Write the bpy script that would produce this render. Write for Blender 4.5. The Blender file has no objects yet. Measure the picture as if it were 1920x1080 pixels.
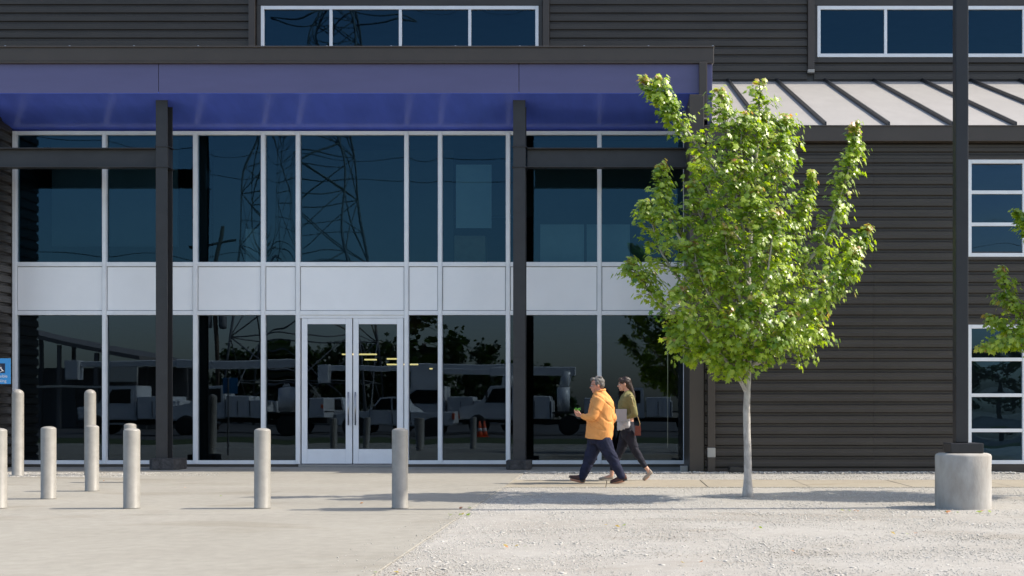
import bpy, bmesh, math, random
import numpy as np
from mathutils import Vector, Matrix, noise

sc = bpy.context.scene
COL = sc.collection
rnd = random.Random(7)
R = math.radians

# ------------------------------------------------------------------ camera
# level camera, facade parallel to the sensor, lens shifted up and to the left
EYE, F, VX, VY = 1.18, 2340.0, 1157.0, 769.0
cam = bpy.data.cameras.new('camera')
cam.sensor_width = 36.0
cam.lens = F / 1920 * 36.0
cam.shift_x = (960 - VX) / 1920
cam.shift_y = (VY - 540) / 1920
cam.clip_end = 2000
camo = bpy.data.objects.new('camera', cam)
COL.objects.link(camo)
camo.location = (0, 0, EYE)
camo.rotation_euler = (R(90), 0, 0)
sc.camera = camo

# ------------------------------------------------------------------ sky, sun, exposure
SUN_EL, SUN_AZ = R(47), R(86.5)          # azimuth clockwise from +Y: almost along the facade
w = bpy.data.worlds.new('World')
sc.world = w
w.use_nodes = True
nt = w.node_tree
sky = nt.nodes.new('ShaderNodeTexSky')
sky.sky_type = 'NISHITA'
sky.sun_disc = False
sky.sun_elevation = SUN_EL
sky.sun_rotation = SUN_AZ
sky.air_density = 1.0
sky.dust_density = 2.2
sky.ozone_density = 0.6
nt.links.new(sky.outputs[0], nt.nodes['Background'].inputs[0])
nt.nodes['Background'].inputs[1].default_value = 0.15
sl = bpy.data.lights.new('sun', 'SUN')
sl.energy = 3.5
sl.angle = R(0.53)
sl.color = (1.0, 0.91, 0.78)
so = bpy.data.objects.new('sun', sl)
COL.objects.link(so)
sdir = Vector((math.cos(SUN_EL) * math.sin(SUN_AZ), math.cos(SUN_EL) * math.cos(SUN_AZ), math.sin(SUN_EL)))
so.rotation_euler = (-sdir).to_track_quat('-Z', 'Y').to_euler()
so.location = (30, 10, 40)
vs = sc.view_settings
vs.view_transform = 'Standard'
vs.look = 'None'
vs.gamma = 1
vs.exposure = 0.72
vs.use_curve_mapping = False


def PX(px, d): return (px - VX) * d / F
def PZ(py, d): return EYE + (VY - py) * d / F
def P3(px, py, d, dy=0.0): return Vector((PX(px, d), d + dy, PZ(py, d)))


# ------------------------------------------------------------------ materials
MATS = {}


def new_mat(name):
    m = bpy.data.materials.new(name)
    m.use_nodes = True
    MATS[name] = m
    n = m.node_tree.nodes
    return m, n, m.node_tree.links, n['Principled BSDF']


def pbr(name, col, rough=0.6, metal=0.0, var=0.0, vscale=6.0, bump=0.0, bscale=40.0, stretch=(1, 1, 1), spec=0.5, coat=0.0,
        col2=None, detail=6):
    m, n, l, b = new_mat(name)
    b.inputs['Roughness'].default_value = rough
    b.inputs['Metallic'].default_value = metal
    b.inputs['Specular IOR Level'].default_value = spec
    b.inputs['Coat Weight'].default_value = coat
    b.inputs['Coat Roughness'].default_value = 0.15
    tc = n.new('ShaderNodeTexCoord')
    mp = n.new('ShaderNodeMapping')
    mp.inputs['Scale'].default_value = stretch
    geo = n.new('ShaderNodeNewGeometry')
    l.new(geo.outputs['Position'], mp.inputs['Vector'])
    if var > 0 or col2:
        no = n.new('ShaderNodeTexNoise')
        no.inputs['Scale'].default_value = vscale
        no.inputs['Detail'].default_value = detail
        no.inputs['Roughness'].default_value = 0.62
        l.new(mp.outputs[0], no.inputs['Vector'])
        rp = n.new('ShaderNodeValToRGB')
        c2 = col2 or tuple(c * (1 + var) for c in col)
        c1 = col if col2 else tuple(c * (1 - var) for c in col)
        rp.color_ramp.elements[0].position = 0.33
        rp.color_ramp.elements[0].color = (*c1, 1)
        rp.color_ramp.elements[1].position = 0.67
        rp.color_ramp.elements[1].color = (*c2, 1)
        l.new(no.outputs['Fac'], rp.inputs[0])
        l.new(rp.outputs[0], b.inputs['Base Color'])
    else:
        b.inputs['Base Color'].default_value = (*col, 1)
    if bump > 0:
        nb = n.new('ShaderNodeTexNoise')
        nb.inputs['Scale'].default_value = bscale
        nb.inputs['Detail'].default_value = 5
        l.new(mp.outputs[0], nb.inputs['Vector'])
        bp = n.new('ShaderNodeBump')
        bp.inputs['Strength'].default_value = 1.0
        bp.inputs['Distance'].default_value = bump
        l.new(nb.outputs['Fac'], bp.inputs['Height'])
        l.new(bp.outputs[0], b.inputs['Normal'])
    return m


pbr('siding', (0.046, 0.0395, 0.0335), 0.42, var=0.15, vscale=1.6, stretch=(0.5, 1, 3), bump=0.0006, bscale=9)
pbr('trim', (0.062, 0.049, 0.039), 0.40, var=0.07, vscale=1.5, bump=0.0004, bscale=8)
pbr('steel_dark', (0.030, 0.030, 0.032), 0.45, var=0.14, vscale=3, bump=0.0005, bscale=30)
pbr('alu', (0.84, 0.85, 0.86), 0.32, metal=0.05, var=0.04, vscale=3)
pbr('spandrel', (0.92, 0.92, 0.92), 0.28, var=0.02, vscale=1.2, bump=0.0006, bscale=2.0)
pbr('door_alu', (0.84, 0.85, 0.87), 0.33, metal=0.05, var=0.03, vscale=3)
pbr('handle_steel', (0.42, 0.42, 0.43), 0.28, metal=1.0)
pbr('fascia_blue', (0.108, 0.103, 0.225), 0.35, var=0.05, vscale=2.0, stretch=(0.4, 1, 2), bump=0.0004, bscale=6)
pbr('soffit_blue', (0.095, 0.150, 0.660), 0.22, var=0.10, vscale=1.3, stretch=(1.5, 0.4, 1), bump=0.0006, bscale=4)
pbr('roof_metal', (0.37, 0.355, 0.335), 0.5, var=0.05, vscale=2.5, stretch=(1, 0.3, 1), bump=0.0007, bscale=5)
pbr('plinth', (0.055, 0.053, 0.054), 0.85, var=0.45, vscale=14, bump=0.012, bscale=26)
pbr('bollard_grey', (0.282, 0.270, 0.242), 0.45, var=0.10, vscale=9, bump=0.0005, bscale=60)
pbr('pole_dark', (0.020, 0.020, 0.022), 0.42, var=0.1, vscale=4)
pbr('patch_beige', (0.42, 0.40, 0.36), 0.6, var=0.06)
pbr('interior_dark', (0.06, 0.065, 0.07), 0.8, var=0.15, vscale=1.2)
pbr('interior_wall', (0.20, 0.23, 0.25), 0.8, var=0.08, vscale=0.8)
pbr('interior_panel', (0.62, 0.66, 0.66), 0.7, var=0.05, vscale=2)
pbr('paper', (0.86, 0.87, 0.86), 0.8, var=0.02)
pbr('wood_box', (0.42, 0.33, 0.22), 0.8, var=0.1)
pbr('asphalt', (0.075, 0.075, 0.075), 0.9, var=0.2, vscale=1.2, bump=0.006, bscale=60)
pbr('ground_dirt', (0.19, 0.17, 0.13), 0.95, var=0.3, vscale=0.2, bump=0.02, bscale=6)
pbr('grass_verge', (0.030, 0.055, 0.014), 0.95, col2=(0.065, 0.085, 0.025), vscale=2.2, bump=0.03, bscale=40)
pbr('white_paint', (0.72, 0.73, 0.73), 0.35, var=0.05, vscale=1.5, coat=0.4)
pbr('rubber', (0.018, 0.018, 0.018), 0.8)
pbr('dark_glass', (0.012, 0.014, 0.016), 0.06)
pbr('rim_metal', (0.45, 0.45, 0.45), 0.35, metal=0.8)
pbr('chassis', (0.03, 0.03, 0.03), 0.7)
pbr('cone_orange', (0.75, 0.10, 0.02), 0.5)
pbr('galvanised', (0.20, 0.21, 0.22), 0.55, metal=0.3, var=0.1)
pbr('cable', (0.02, 0.02, 0.02), 0.7)
pbr('pole_wood', (0.12, 0.09, 0.065), 0.9, var=0.25, vscale=4, stretch=(4, 4, 0.5))
pbr('shed_metal', (0.20, 0.19, 0.18), 0.6, var=0.1)
pbr('shed_panel', (0.62, 0.60, 0.52), 0.6, var=0.1)
pbr('sign_blue', (0.045, 0.30, 0.66), 0.5, var=0.03)
pbr('sign_navy', (0.008, 0.018, 0.05), 0.5)
pbr('sign_white', (0.80, 0.80, 0.80), 0.5)
pbr('skin_man', (0.56, 0.27, 0.19), 0.5, var=0.10, vscale=18)
pbr('skin_woman', (0.62, 0.34, 0.24), 0.5, var=0.07, vscale=18)
pbr('shirt_orange', (0.80, 0.36, 0.12), 0.85, var=0.06, vscale=9, bump=0.004, bscale=22, stretch=(1, 1, 0.6), spec=0.2)
pbr('shirt_olive', (0.205, 0.190, 0.085), 0.85, var=0.1, vscale=9, bump=0.004, bscale=24, spec=0.2)
pbr('cloth_silver', (0.50, 0.50, 0.52), 0.55, var=0.08, vscale=14, bump=0.004, bscale=26)
pbr('trousers_navy', (0.016, 0.020, 0.046), 0.85, var=0.25, vscale=10, bump=0.004, bscale=20, spec=0.25)
pbr('trousers_black', (0.018, 0.019, 0.030), 0.8, var=0.25, vscale=10, bump=0.004, bscale=24, spec=0.25)
pbr('leather_brown', (0.065, 0.018, 0.010), 0.38, var=0.25, vscale=20, bump=0.001, bscale=90)
pbr('leather_tan', (0.36, 0.29, 0.23), 0.5, var=0.1, vscale=20)
pbr('bag_brown', (0.17, 0.035, 0.018), 0.4, var=0.15, vscale=20, bump=0.0008, bscale=100)
pbr('gold', (0.75, 0.58, 0.30), 0.3, metal=1.0)
pbr('hair_grey', (0.20, 0.19, 0.18), 0.6, col2=(0.06, 0.055, 0.05), vscale=70, bump=0.006, bscale=120, stretch=(1, 1, 0.3))
pbr('hair_brown', (0.016, 0.009, 0.007), 0.4, col2=(0.035, 0.018, 0.012), vscale=60, bump=0.005, bscale=140, stretch=(1, 1, 0.25))
pbr('frame_black', (0.01, 0.01, 0.01), 0.3)
pbr('eye_white', (0.7, 0.68, 0.65), 0.3)
pbr('folder_white', (0.33, 0.34, 0.38), 0.5, var=0.03)
pbr('sprig_green', (0.12, 0.36, 0.03), 0.6, var=0.2)
pbr('bark', (0.36, 0.33, 0.30), 0.9, col2=(0.58, 0.55, 0.51), vscale=11, bump=0.006, bscale=45, stretch=(1.6, 1.6, 0.7))
pbr('twig', (0.16, 0.13, 0.08), 0.8, var=0.2)
pbr('bark_dark', (0.10, 0.085, 0.07), 0.9, var=0.3, vscale=8)
pbr('pot_concrete', (0.29, 0.27, 0.24), 0.9, col2=(0.47, 0.46, 0.435), vscale=2.6, bump=0.003, bscale=40, stretch=(1.3, 1.3, 0.55), detail=9)
pbr('black_plastic', (0.02, 0.02, 0.02), 0.5)


def concrete_mat(name, base, dirt):
    m, n, l, b = new_mat(name)
    b.inputs['Roughness'].default_value = 0.92
    b.inputs['Specular IOR Level'].default_value = 0.25
    geo = n.new('ShaderNodeNewGeometry')
    outs = []
    for s, d in ((0.45, 5), (7.0, 8), (180.0, 2)):
        t = n.new('ShaderNodeTexNoise')
        t.inputs['Scale'].default_value = s
        t.inputs['Detail'].default_value = d
        t.inputs['Roughness'].default_value = 0.6
        l.new(geo.outputs['Position'], t.inputs['Vector'])
        outs.append(t)
    r = n.new('ShaderNodeValToRGB')
    r.color_ramp.elements[0].position = 0.30
    r.color_ramp.elements[0].color = (*dirt, 1)
    r.color_ramp.elements[1].position = 0.62
    r.color_ramp.elements[1].color = (*base, 1)
    l.new(outs[0].outputs[0], r.inputs[0])
    m1 = n.new('ShaderNodeMix'); m1.data_type = 'RGBA'; m1.blend_type = 'OVERLAY'
    m1.inputs['Factor'].default_value = 0.22
    l.new(r.outputs[0], m1.inputs[6]); l.new(outs[1].outputs[0], m1.inputs[7])
    st = n.new('ShaderNodeTexNoise')
    st.inputs['Scale'].default_value = 0.8; st.inputs['Detail'].default_value = 7; st.inputs['Distortion'].default_value = 0.6
    mpp = n.new('ShaderNodeMapping'); mpp.inputs['Scale'].default_value = (0.5, 1.0, 1.0); mpp.inputs['Location'].default_value = (3.1, 1.7, 0)
    l.new(geo.outputs['Position'], mpp.inputs[0]); l.new(mpp.outputs[0], st.inputs['Vector'])
    sr = n.new('ShaderNodeValToRGB')
    sr.color_ramp.elements[0].position = 0.56; sr.color_ramp.elements[0].color = (1, 1, 1, 1)
    sr.color_ramp.elements[1].position = 0.66; sr.color_ramp.elements[1].color = (0.88, 0.86, 0.83, 1)
    l.new(st.outputs[0], sr.inputs[0])
    m3 = n.new('ShaderNodeMix'); m3.data_type = 'RGBA'; m3.blend_type = 'MULTIPLY'; m3.inputs['Factor'].default_value = 1.0
    l.new(m1.outputs[2], m3.inputs[6]); l.new(sr.outputs[0], m3.inputs[7])
    m2 = n.new('ShaderNodeMix'); m2.data_type = 'RGBA'; m2.blend_type = 'OVERLAY'
    m2.inputs['Factor'].default_value = 0.20
    l.new(m3.outputs[2], m2.inputs[6]); l.new(outs[2].outputs[0], m2.inputs[7])
    l.new(m2.outputs[2], b.inputs['Base Color'])
    bp = n.new('ShaderNodeBump')
    bp.inputs['Distance'].default_value = 0.002
    l.new(outs[2].outputs[0], bp.inputs['Height'])
    l.new(bp.outputs[0], b.inputs['Normal'])
    return m


concrete_mat('concrete', (0.318, 0.304, 0.266), (0.278, 0.264, 0.228))
concrete_mat('walk_concrete', (0.335, 0.302, 0.240), (0.300, 0.270, 0.214))
concrete_mat('gravel_bed', (0.368, 0.355, 0.328), (0.318, 0.300, 0.268))


def attr_ramp_mat(name, attr, stops, rough=0.9, spec=0.3):
    m, n, l, b = new_mat(name)
    a = n.new('ShaderNodeAttribute'); a.attribute_name = attr
    r = n.new('ShaderNodeValToRGB')
    e = r.color_ramp.elements
    e[0].position, e[0].color = stops[0][0], (*stops[0][1], 1)
    e[1].position, e[1].color = stops[-1][0], (*stops[-1][1], 1)
    for p, c in stops[1:-1]:
        x = e.new(p); x.color = (*c, 1)
    l.new(a.outputs['Fac'], r.inputs[0])
    l.new(r.outputs[0], b.inputs['Base Color'])
    b.inputs['Roughness'].default_value = rough
    b.inputs['Specular IOR Level'].default_value = spec
    return m


attr_ramp_mat('gravel', 'tint', [(0.0, (0.20, 0.17, 0.14)), (0.05, (0.42, 0.37, 0.31)), (0.25, (0.465, 0.438, 0.388)), (0.6, (0.52, 0.502, 0.462)),
                                 (1.0, (0.59, 0.575, 0.545))])


def leaf_mat(name, dark, light, red):
    m, n, l, b = new_mat(name)
    a = n.new('ShaderNodeAttribute'); a.attribute_name = 'lc'
    sep = n.new('ShaderNodeSeparateColor')
    l.new(a.outputs['Color'], sep.inputs[0])
    mx = n.new('ShaderNodeMix'); mx.data_type = 'RGBA'
    l.new(sep.outputs[0], mx.inputs['Factor'])
    mx.inputs[6].default_value = (*dark, 1); mx.inputs[7].default_value = (*light, 1)
    m2 = n.new('ShaderNodeMix'); m2.data_type = 'RGBA'
    l.new(sep.outputs[1], m2.inputs['Factor'])
    l.new(mx.outputs[2], m2.inputs[6]); m2.inputs[7].default_value = (*red, 1)
    l.new(m2.outputs[2], b.inputs['Base Color'])
    b.inputs['Roughness'].default_value = 0.36
    b.inputs['Specular IOR Level'].default_value = 0.75
    tr = n.new('ShaderNodeBsdfTranslucent')
    hs = n.new('ShaderNodeHueSaturation')
    hs.inputs['Saturation'].default_value = 1.15
    hs.inputs['Value'].default_value = 1.5
    l.new(m2.outputs[2], hs.inputs['Color'])
    l.new(hs.outputs[0], tr.inputs[0])
    ms = n.new('ShaderNodeMixShader')
    ms.inputs[0].default_value = 0.42
    out = n['Material Output']
    l.new(b.outputs[0], ms.inputs[1]); l.new(tr.outputs[0], ms.inputs[2])
    l.new(ms.outputs[0], out.inputs[0])
    return m


leaf_mat('maple_leaf', (0.075, 0.180, 0.014), (0.450, 0.560, 0.080), (0.55, 0.24, 0.14))
leaf_mat('far_leaf', (0.020, 0.045, 0.010), (0.045, 0.08, 0.018), (0.05, 0.06, 0.02))


def glass_mat(name, tint, refl, mul):
    m, n, l, b = new_mat(name)
    n.remove(b)
    out = n['Material Output']
    fr = n.new('ShaderNodeFresnel'); fr.inputs[0].default_value = 1.5
    mt = n.new('ShaderNodeMath'); mt.operation = 'MULTIPLY'; mt.inputs[1].default_value = mul; mt.use_clamp = True
    l.new(fr.outputs[0], mt.inputs[0])
    t = n.new('ShaderNodeBsdfTransparent'); t.inputs[0].default_value = (*tint, 1)
    g = n.new('ShaderNodeBsdfGlossy'); g.inputs['Roughness'].default_value = 0.0; g.inputs[0].default_value = (*refl, 1)
    ms = n.new('ShaderNodeMixShader')
    l.new(mt.outputs[0], ms.inputs[0]); l.new(t.outputs[0], ms.inputs[1]); l.new(g.outputs[0], ms.inputs[2])
    l.new(ms.outputs[0], out.inputs[0])
    return m


glass_mat('tinted_glass', (0.31, 0.45, 0.49), (0.28, 0.66, 1.0), 1.32)
glass_mat('clear_glass', (0.24, 0.30, 0.31), (0.58, 0.78, 1.0), 1.6)
glass_mat('wing_glass', (0.36, 0.48, 0.52), (0.34, 0.66, 1.0), 1.9)
glass_mat('lens_glass', (0.7, 0.7, 0.7), (1, 1, 1), 1.5)
m, n, l, b = new_mat('tube_light')
b.inputs['Emission Color'].default_value = (1.0, 0.72, 0.28, 1)
b.inputs['Emission Strength'].default_value = 1.8
b.inputs['Base Color'].default_value = (0.8, 0.7, 0.5, 1)

# ------------------------------------------------------------------ object helpers


def link(name, me, mat=None, parent=None, smooth=False):
    o = bpy.data.objects.new(name, me)
    if mat:
        if len(me.materials) == 0:
            me.materials.append(MATS[mat])
    if smooth:
        me.polygons.foreach_set('use_smooth', [True] * len(me.polygons))
    COL.objects.link(o)
    if parent is not None:
        o.parent = parent
        root = parent.location.copy() if parent.parent is None else Vector((0, 0, 0))
        o.matrix_parent_inverse = Matrix.Translation(-root)
    return o


def empty(name, loc=(0, 0, 0), parent=None):
    o = bpy.data.objects.new(name, None)
    o.empty_display_size = 0.2
    COL.objects.link(o)
    if parent is None:
        o.location = loc
    else:
        o.parent = parent
        o.matrix_parent_inverse = Matrix.Translation(-parent.location)
    return o


def tag(o, label, cat, group=None):
    o['label'] = label
    o['category'] = cat
    if group:
        o['group'] = group
    return o


def mesh(verts, faces):
    me = bpy.data.meshes.new('m')
    me.from_pydata([tuple(v) for v in verts], [], faces)
    me.validate()
    return me


def bm_mesh(bm):
    bmesh.ops.recalc_face_normals(bm, faces=bm.faces)
    me = bpy.data.meshes.new('m')
    bm.to_mesh(me)
    bm.free()
    return me


def bm_box(bm, x0, x1, y0, y1, z0, z1, bevel=0.0, seg=1):
    vs_ = [bm.verts.new((x, y, z)) for x in (x0, x1) for y in (y0, y1) for z in (z0, z1)]
    fs = [(0, 1, 3, 2), (4, 6, 7, 5), (0, 4, 5, 1), (2, 3, 7, 6), (0, 2, 6, 4), (1, 5, 7, 3)]
    faces = [bm.faces.new([vs_[i] for i in f]) for f in fs]
    if bevel > 0:
        edges = list({e for f in faces for e in f.edges})
        bmesh.ops.bevel(bm, geom=edges, offset=bevel, segments=seg, affect='EDGES', profile=0.6)


def box(name, x0, x1, y0, y1, z0, z1, mat, parent=None, bevel=0.004, seg=1):
    bm = bmesh.new()
    bm_box(bm, min(x0, x1), max(x0, x1), min(y0, y1), max(y0, y1), min(z0, z1), max(z0, z1), bevel, seg)
    return link(name, bm_mesh(bm), mat, parent)


def bm_prism(bm, prof, axis, a0, a1, bevel=0.0):
    """closed profile extruded along axis ('x': prof = (y,z); 'y': prof = (x,z); 'z': prof=(x,y))"""
    def mk(p, a):
        return {'x': (a, p[0], p[1]), 'y': (p[0], a, p[1]), 'z': (p[0], p[1], a)}[axis]
    A = [bm.verts.new(mk(p, a0)) for p in prof]
    B = [bm.verts.new(mk(p, a1)) for p in prof]
    fs = [bm.faces.new(A), bm.faces.new(B[::-1])]
    k = len(prof)
    for i in range(k):
        fs.append(bm.faces.new((A[i], B[i], B[(i + 1) % k], A[(i + 1) % k])))
    if bevel > 0:
        bmesh.ops.bevel(bm, geom=list({e for f in fs[:2] for e in f.edges}), offset=bevel, segments=2, affect='EDGES')


def prism(name, prof, axis, a0, a1, mat, parent=None, bevel=0.0):
    bm = bmesh.new()
    bm_prism(bm, prof, axis, a0, a1, bevel)
    return link(name, bm_mesh(bm), mat, parent)


def tube_geo(pts, radii, seg=10, cap=True):
    pts = [Vector(p) for p in pts]
    if not hasattr(radii, '__len__'):
        radii = [radii] * len(pts)
    V, Fc = [], []
    t0 = (pts[1] - pts[0]).normalized()
    ref = Vector((0, 1, 0)) if abs(t0.y) < 0.9 else Vector((1, 0, 0))
    nrm = t0.cross(ref).normalized()
    for i, p in enumerate(pts):
        t = (pts[min(i + 1, len(pts) - 1)] - pts[max(i - 1, 0)]).normalized()
        nrm = (nrm - t * nrm.dot(t)).normalized()
        bi = t.cross(nrm)
        for k in range(seg):
            a = 2 * math.pi * k / seg
            V.append(p + (nrm * math.cos(a) + bi * math.sin(a)) * radii[i])
    for i in range(len(pts) - 1):
        for k in range(seg):
            a, b_ = i * seg + k, i * seg + (k + 1) % seg
            Fc.append((a, b_, b_ + seg, a + seg))
    if cap:
        Fc.append(tuple(range(seg))[::-1])
        Fc.append(tuple(range((len(pts) - 1) * seg, len(pts) * seg)))
    return V, Fc


def tube(name, pts, radii, mat, parent=None, seg=10):
    V, Fc = tube_geo(pts, radii, seg)
    return link(name, mesh(V, Fc), mat, parent, smooth=True)


def tubes(name, lst, mat, parent=None, seg=6, smooth=True):
    V, Fc = [], []
    for pts, r in lst:
        v, f = tube_geo(pts, r, seg)
        o = len(V)
        V += v
        Fc += [tuple(i + o for i in q) for q in f]
    return link(name, mesh(V, Fc), mat, parent, smooth=smooth)


def lathe_geo(prof, c=(0, 0, 0), seg=32):
    V, Fc = [], []
    for r, z in prof:
        for k in range(seg):
            a = 2 * math.pi * k / seg
            V.append((c[0] + r * math.cos(a), c[1] + r * math.sin(a), c[2] + z))
    for i in range(len(prof) - 1):
        for k in range(seg):
            a, b_ = i * seg + k, i * seg + (k + 1) % seg
            Fc.append((a, b_, b_ + seg, a + seg))
    Fc.append(tuple(range(seg))[::-1])
    Fc.append(tuple(range((len(prof) - 1) * seg, len(prof) * seg)))
    return V, Fc


def copy_tree(o, loc, parent=None):
    c = o.copy()
    COL.objects.link(c)
    if parent is None:
        c.location = loc
    else:
        c.parent = parent
    for ch in [k for k in o.children]:
        copy_tree(ch, None, c)
    return c


# ------------------------------------------------------------------ the setting
def structure(o):
    o['kind'] = 'structure'
    return o


GZ = -0.010                               # gravel level, concrete is at 0
gr = mesh([(-400, -500, -0.16), (400, -500, -0.16), (400, 300, -0.16), (-400, 300, -0.16)], [(0, 1, 2, 3)])
structure(link('ground', gr, 'ground_dirt'))
gv = mesh([(-60, -2.0, -0.045), (60, -2.0, -0.045), (60, 8.3, -0.045), (-60, 8.3, -0.045)], [(0, 1, 2, 3)])
structure(link('grass_verge', gv, 'grass_verge'))
gv = mesh([(-90, -75, -0.06), (90, -75, -0.06), (90, -2.0, -0.06), (-90, -2.0, -0.06)], [(0, 1, 2, 3)])
structure(link('yard', gv, 'asphalt'))

EDGE = -1.75                              # right edge of the concrete forecourt
pav = structure(box('forecourt', -26, EDGE - 0.02, 8.32, 26.4, -0.155, -0.02, 'concrete', None, 0))
for (a, b_) in ((8.3, 14.07), (14.083, 19.55), (19.562, 23.2), (23.21, 26.35)):
    box('concrete_slab', -26, EDGE, a, b_, -0.06, 0.0, 'concrete', pav, 0.005)
box('concrete_slab', EDGE + 0.006, PX(1292, 26), 23.87, 26.35, -0.06, 0.0, 'concrete', pav, 0.005)
walk = structure(box('sidewalk', EDGE + 0.003, 16, 19.20, 21.17, -0.15, -0.035, 'walk_concrete', None, 0))
x = EDGE + 0.004
k = 0
while x < 15:
    box('paving_slab', x, x + 1.565, 19.18, 21.19, -0.06, rnd.uniform(-0.002, 0.002), 'walk_concrete', walk, 0.006)
    x += 1.574

# gravel bed: a lumpy sheet with loose stones on it
def bed(name, x0, x1, y0, y1, z, step=0.12, amp=0.012):
    nx, ny = int((x1 - x0) / step) + 1, int((y1 - y0) / step) + 1
    V = []
    for j in range(ny):
        for i in range(nx):
            xx, yy = x0 + (x1 - x0) * i / (nx - 1), y0 + (y1 - y0) * j / (ny - 1)
            h = noise.fractal(Vector((xx * 1.1, yy * 1.1, 3.0)), 1.0, 2.0, 4) * amp
            V.append((xx, yy, z + h))
    Fc = [(j * nx + i, j * nx + i + 1, (j + 1) * nx + i + 1, (j + 1) * nx + i) for j in range(ny - 1) for i in range(nx - 1)]
    return link(name, mesh(V, Fc), 'gravel_bed', None, True)


structure(bed('gravel_bed', EDGE + 0.003, 16, 8.3, 19.19, GZ - 0.002, 0.10, 0.005))
structure(bed('gravel_bed', EDGE + 0.003, 16, 21.18, 23.86, GZ - 0.002, 0.10, 0.005))

ROCK_V = np.array([(1, 0, 0), (-1, 0, 0), (0, 1, 0), (0, -1, 0), (0, 0, 1), (0, 0, -1)], float)
ROCK_F = np.array([(0, 2, 4), (2, 1, 4), (1, 3, 4), (3, 0, 4), (2, 0, 5), (1, 2, 5), (3, 1, 5), (0, 3, 5)])


def scatter_rocks(name, regions, seed):
    rg = np.random.default_rng(seed)
    P, S = [], []
    for (x0, x1, y0, y1, dens, s0, s1, z) in regions:
        cnt = int((x1 - x0) * (y1 - y0) * dens)
        p = np.stack([rg.uniform(x0, x1, cnt), rg.uniform(y0, y1, cnt), np.full(cnt, z)], 1)
        s = s0 + (s1 - s0) * rg.random(cnt) ** 2.2
        p[:, 2] += rg.uniform(-0.006, 0.004, cnt)
        P.append(p); S.append(s)
    P = np.concatenate(P); S = np.concatenate(S)
    N = len(P)
    V = ROCK_V[None] * (1 + rg.uniform(-0.42, 0.42, (N, 6, 1))) + rg.uniform(-0.28, 0.28, (N, 6, 3))
    V = V * S[:, None, None] * np.stack([rg.uniform(0.7, 1.3, N), rg.uniform(0.7, 1.3, N), rg.uniform(0.22, 0.42, N)], 1)[:, None, :]
    a = rg.uniform(0, 2 * np.pi, N)
    c, s_ = np.cos(a)[:, None], np.sin(a)[:, None]
    X = V[..., 0] * c - V[..., 1] * s_
    Y = V[..., 0] * s_ + V[..., 1] * c
    b2 = rg.uniform(-0.25, 0.25, N)[:, None]
    Z = V[..., 2] * np.cos(b2) + X * np.sin(b2) * 0.6
    V = np.stack([X, Y, Z], -1) + P[:, None, :]
    Fc = (ROCK_F[None] + (np.arange(N) * 6)[:, None, None]).reshape(-1)
    me = bpy.data.meshes.new('m')
    me.vertices.add(N * 6)
    me.vertices.foreach_set('co', V.reshape(-1))
    nf = N * 8
    me.loops.add(nf * 3)
    me.loops.foreach_set('vertex_index', Fc.astype(np.int32))
    me.polygons.add(nf)
    me.polygons.foreach_set('loop_start', np.arange(0, nf * 3, 3, dtype=np.int32))
    at = me.attributes.new('tint', 'FLOAT', 'POINT')
    # patchy tint: big soft patches plus a per-stone value
    big = 0.5 + 0.22 * np.sin(P[:, 0] * 0.9 + 1.3 * np.sin(P[:, 1] * 0.55)) * np.sin(P[:, 1] * 0.8 + 0.7)
    t = np.clip(0.22 + big * 0.5 + rg.random(N) * 0.36, 0.02, 1)
    t[rg.random(N) < 0.010] = 0.0
    dirt = np.array([noise.fractal(Vector((q[0] * 0.9, q[1] * 1.5, 8.0)), 1.0, 2.0, 4) for q in P])
    t = np.where(dirt > 0.28, t * np.clip(1.0 - (dirt - 0.28) * 2.2, 0.30, 1), t)
    at.data.foreach_set('value', np.repeat(t, 6).astype(np.float32))
    me.update(calc_edges=True)
    me.polygons.foreach_set('use_smooth', [True] * nf)
    o = link(name, me, 'gravel')
    o['kind'] = 'stuff'
    return o


scatter_rocks('gravel', [(EDGE + .02, 3.6, 8.4, 10.6, 3600, 0.004, 0.011, GZ - .003), (EDGE + .02, 4.4, 10.6, 14.0, 2300, 0.005, 0.012, GZ - .003),
                         (EDGE + .02, 7.2, 14.0, 19.17, 1100, 0.006, 0.016, GZ - .003), (EDGE + .02, 8.2, 21.2, 23.84, 700, 0.008, 0.020, GZ - 0.002),
                         (EDGE + .02, 5.5, 8.4, 15.0, 45, 0.010, 0.026, GZ - .003), (EDGE - 0.02, EDGE + 0.10, 8.4, 19.1, 1200, 0.004, 0.011, GZ + 0.006),
                         (EDGE - 0.14, EDGE + 0.02, 8.4, 19.1, 420, 0.004, 0.011, 0.002), (EDGE - 0.5, EDGE - 0.1, 8.4, 19.1, 40, 0.004, 0.010, 0.002),
                         (EDGE, 7.5, 18.95, 19.24, 600, 0.006, 0.014, GZ + 0.008), (EDGE, 7.5, 21.10, 21.3, 500, 0.006, 0.014, GZ + 0.008),
                         (EDGE, 7.5, 23.2, 23.82, 600, 0.012, 0.034, GZ + 0.016)], 3)
scatter_rocks('gravel', [(-14.5, -8.6, 22.0, 23.5, 900, 0.008, 0.024, 0.004), (-8.6, -7.2, 22.4, 23.3, 250, 0.006, 0.020, 0.003)], 5)

# ------------------------------------------------------------------ the building
DG = 26.0      # glass line
DC = 24.76     # column fronts
DFA = 24.5     # canopy fascia
DW = 23.9      # right wing wall
DU = 31.0      # upper wall set back
bld = empty('warehouse_building', (0, DG, 0))
tag(bld, 'dark ribbed metal building with blue canopy and two-storey glazed entrance', 'building')


def G(px): return PX(px, DG)
def H(py): return PZ(py, DG)


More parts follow.
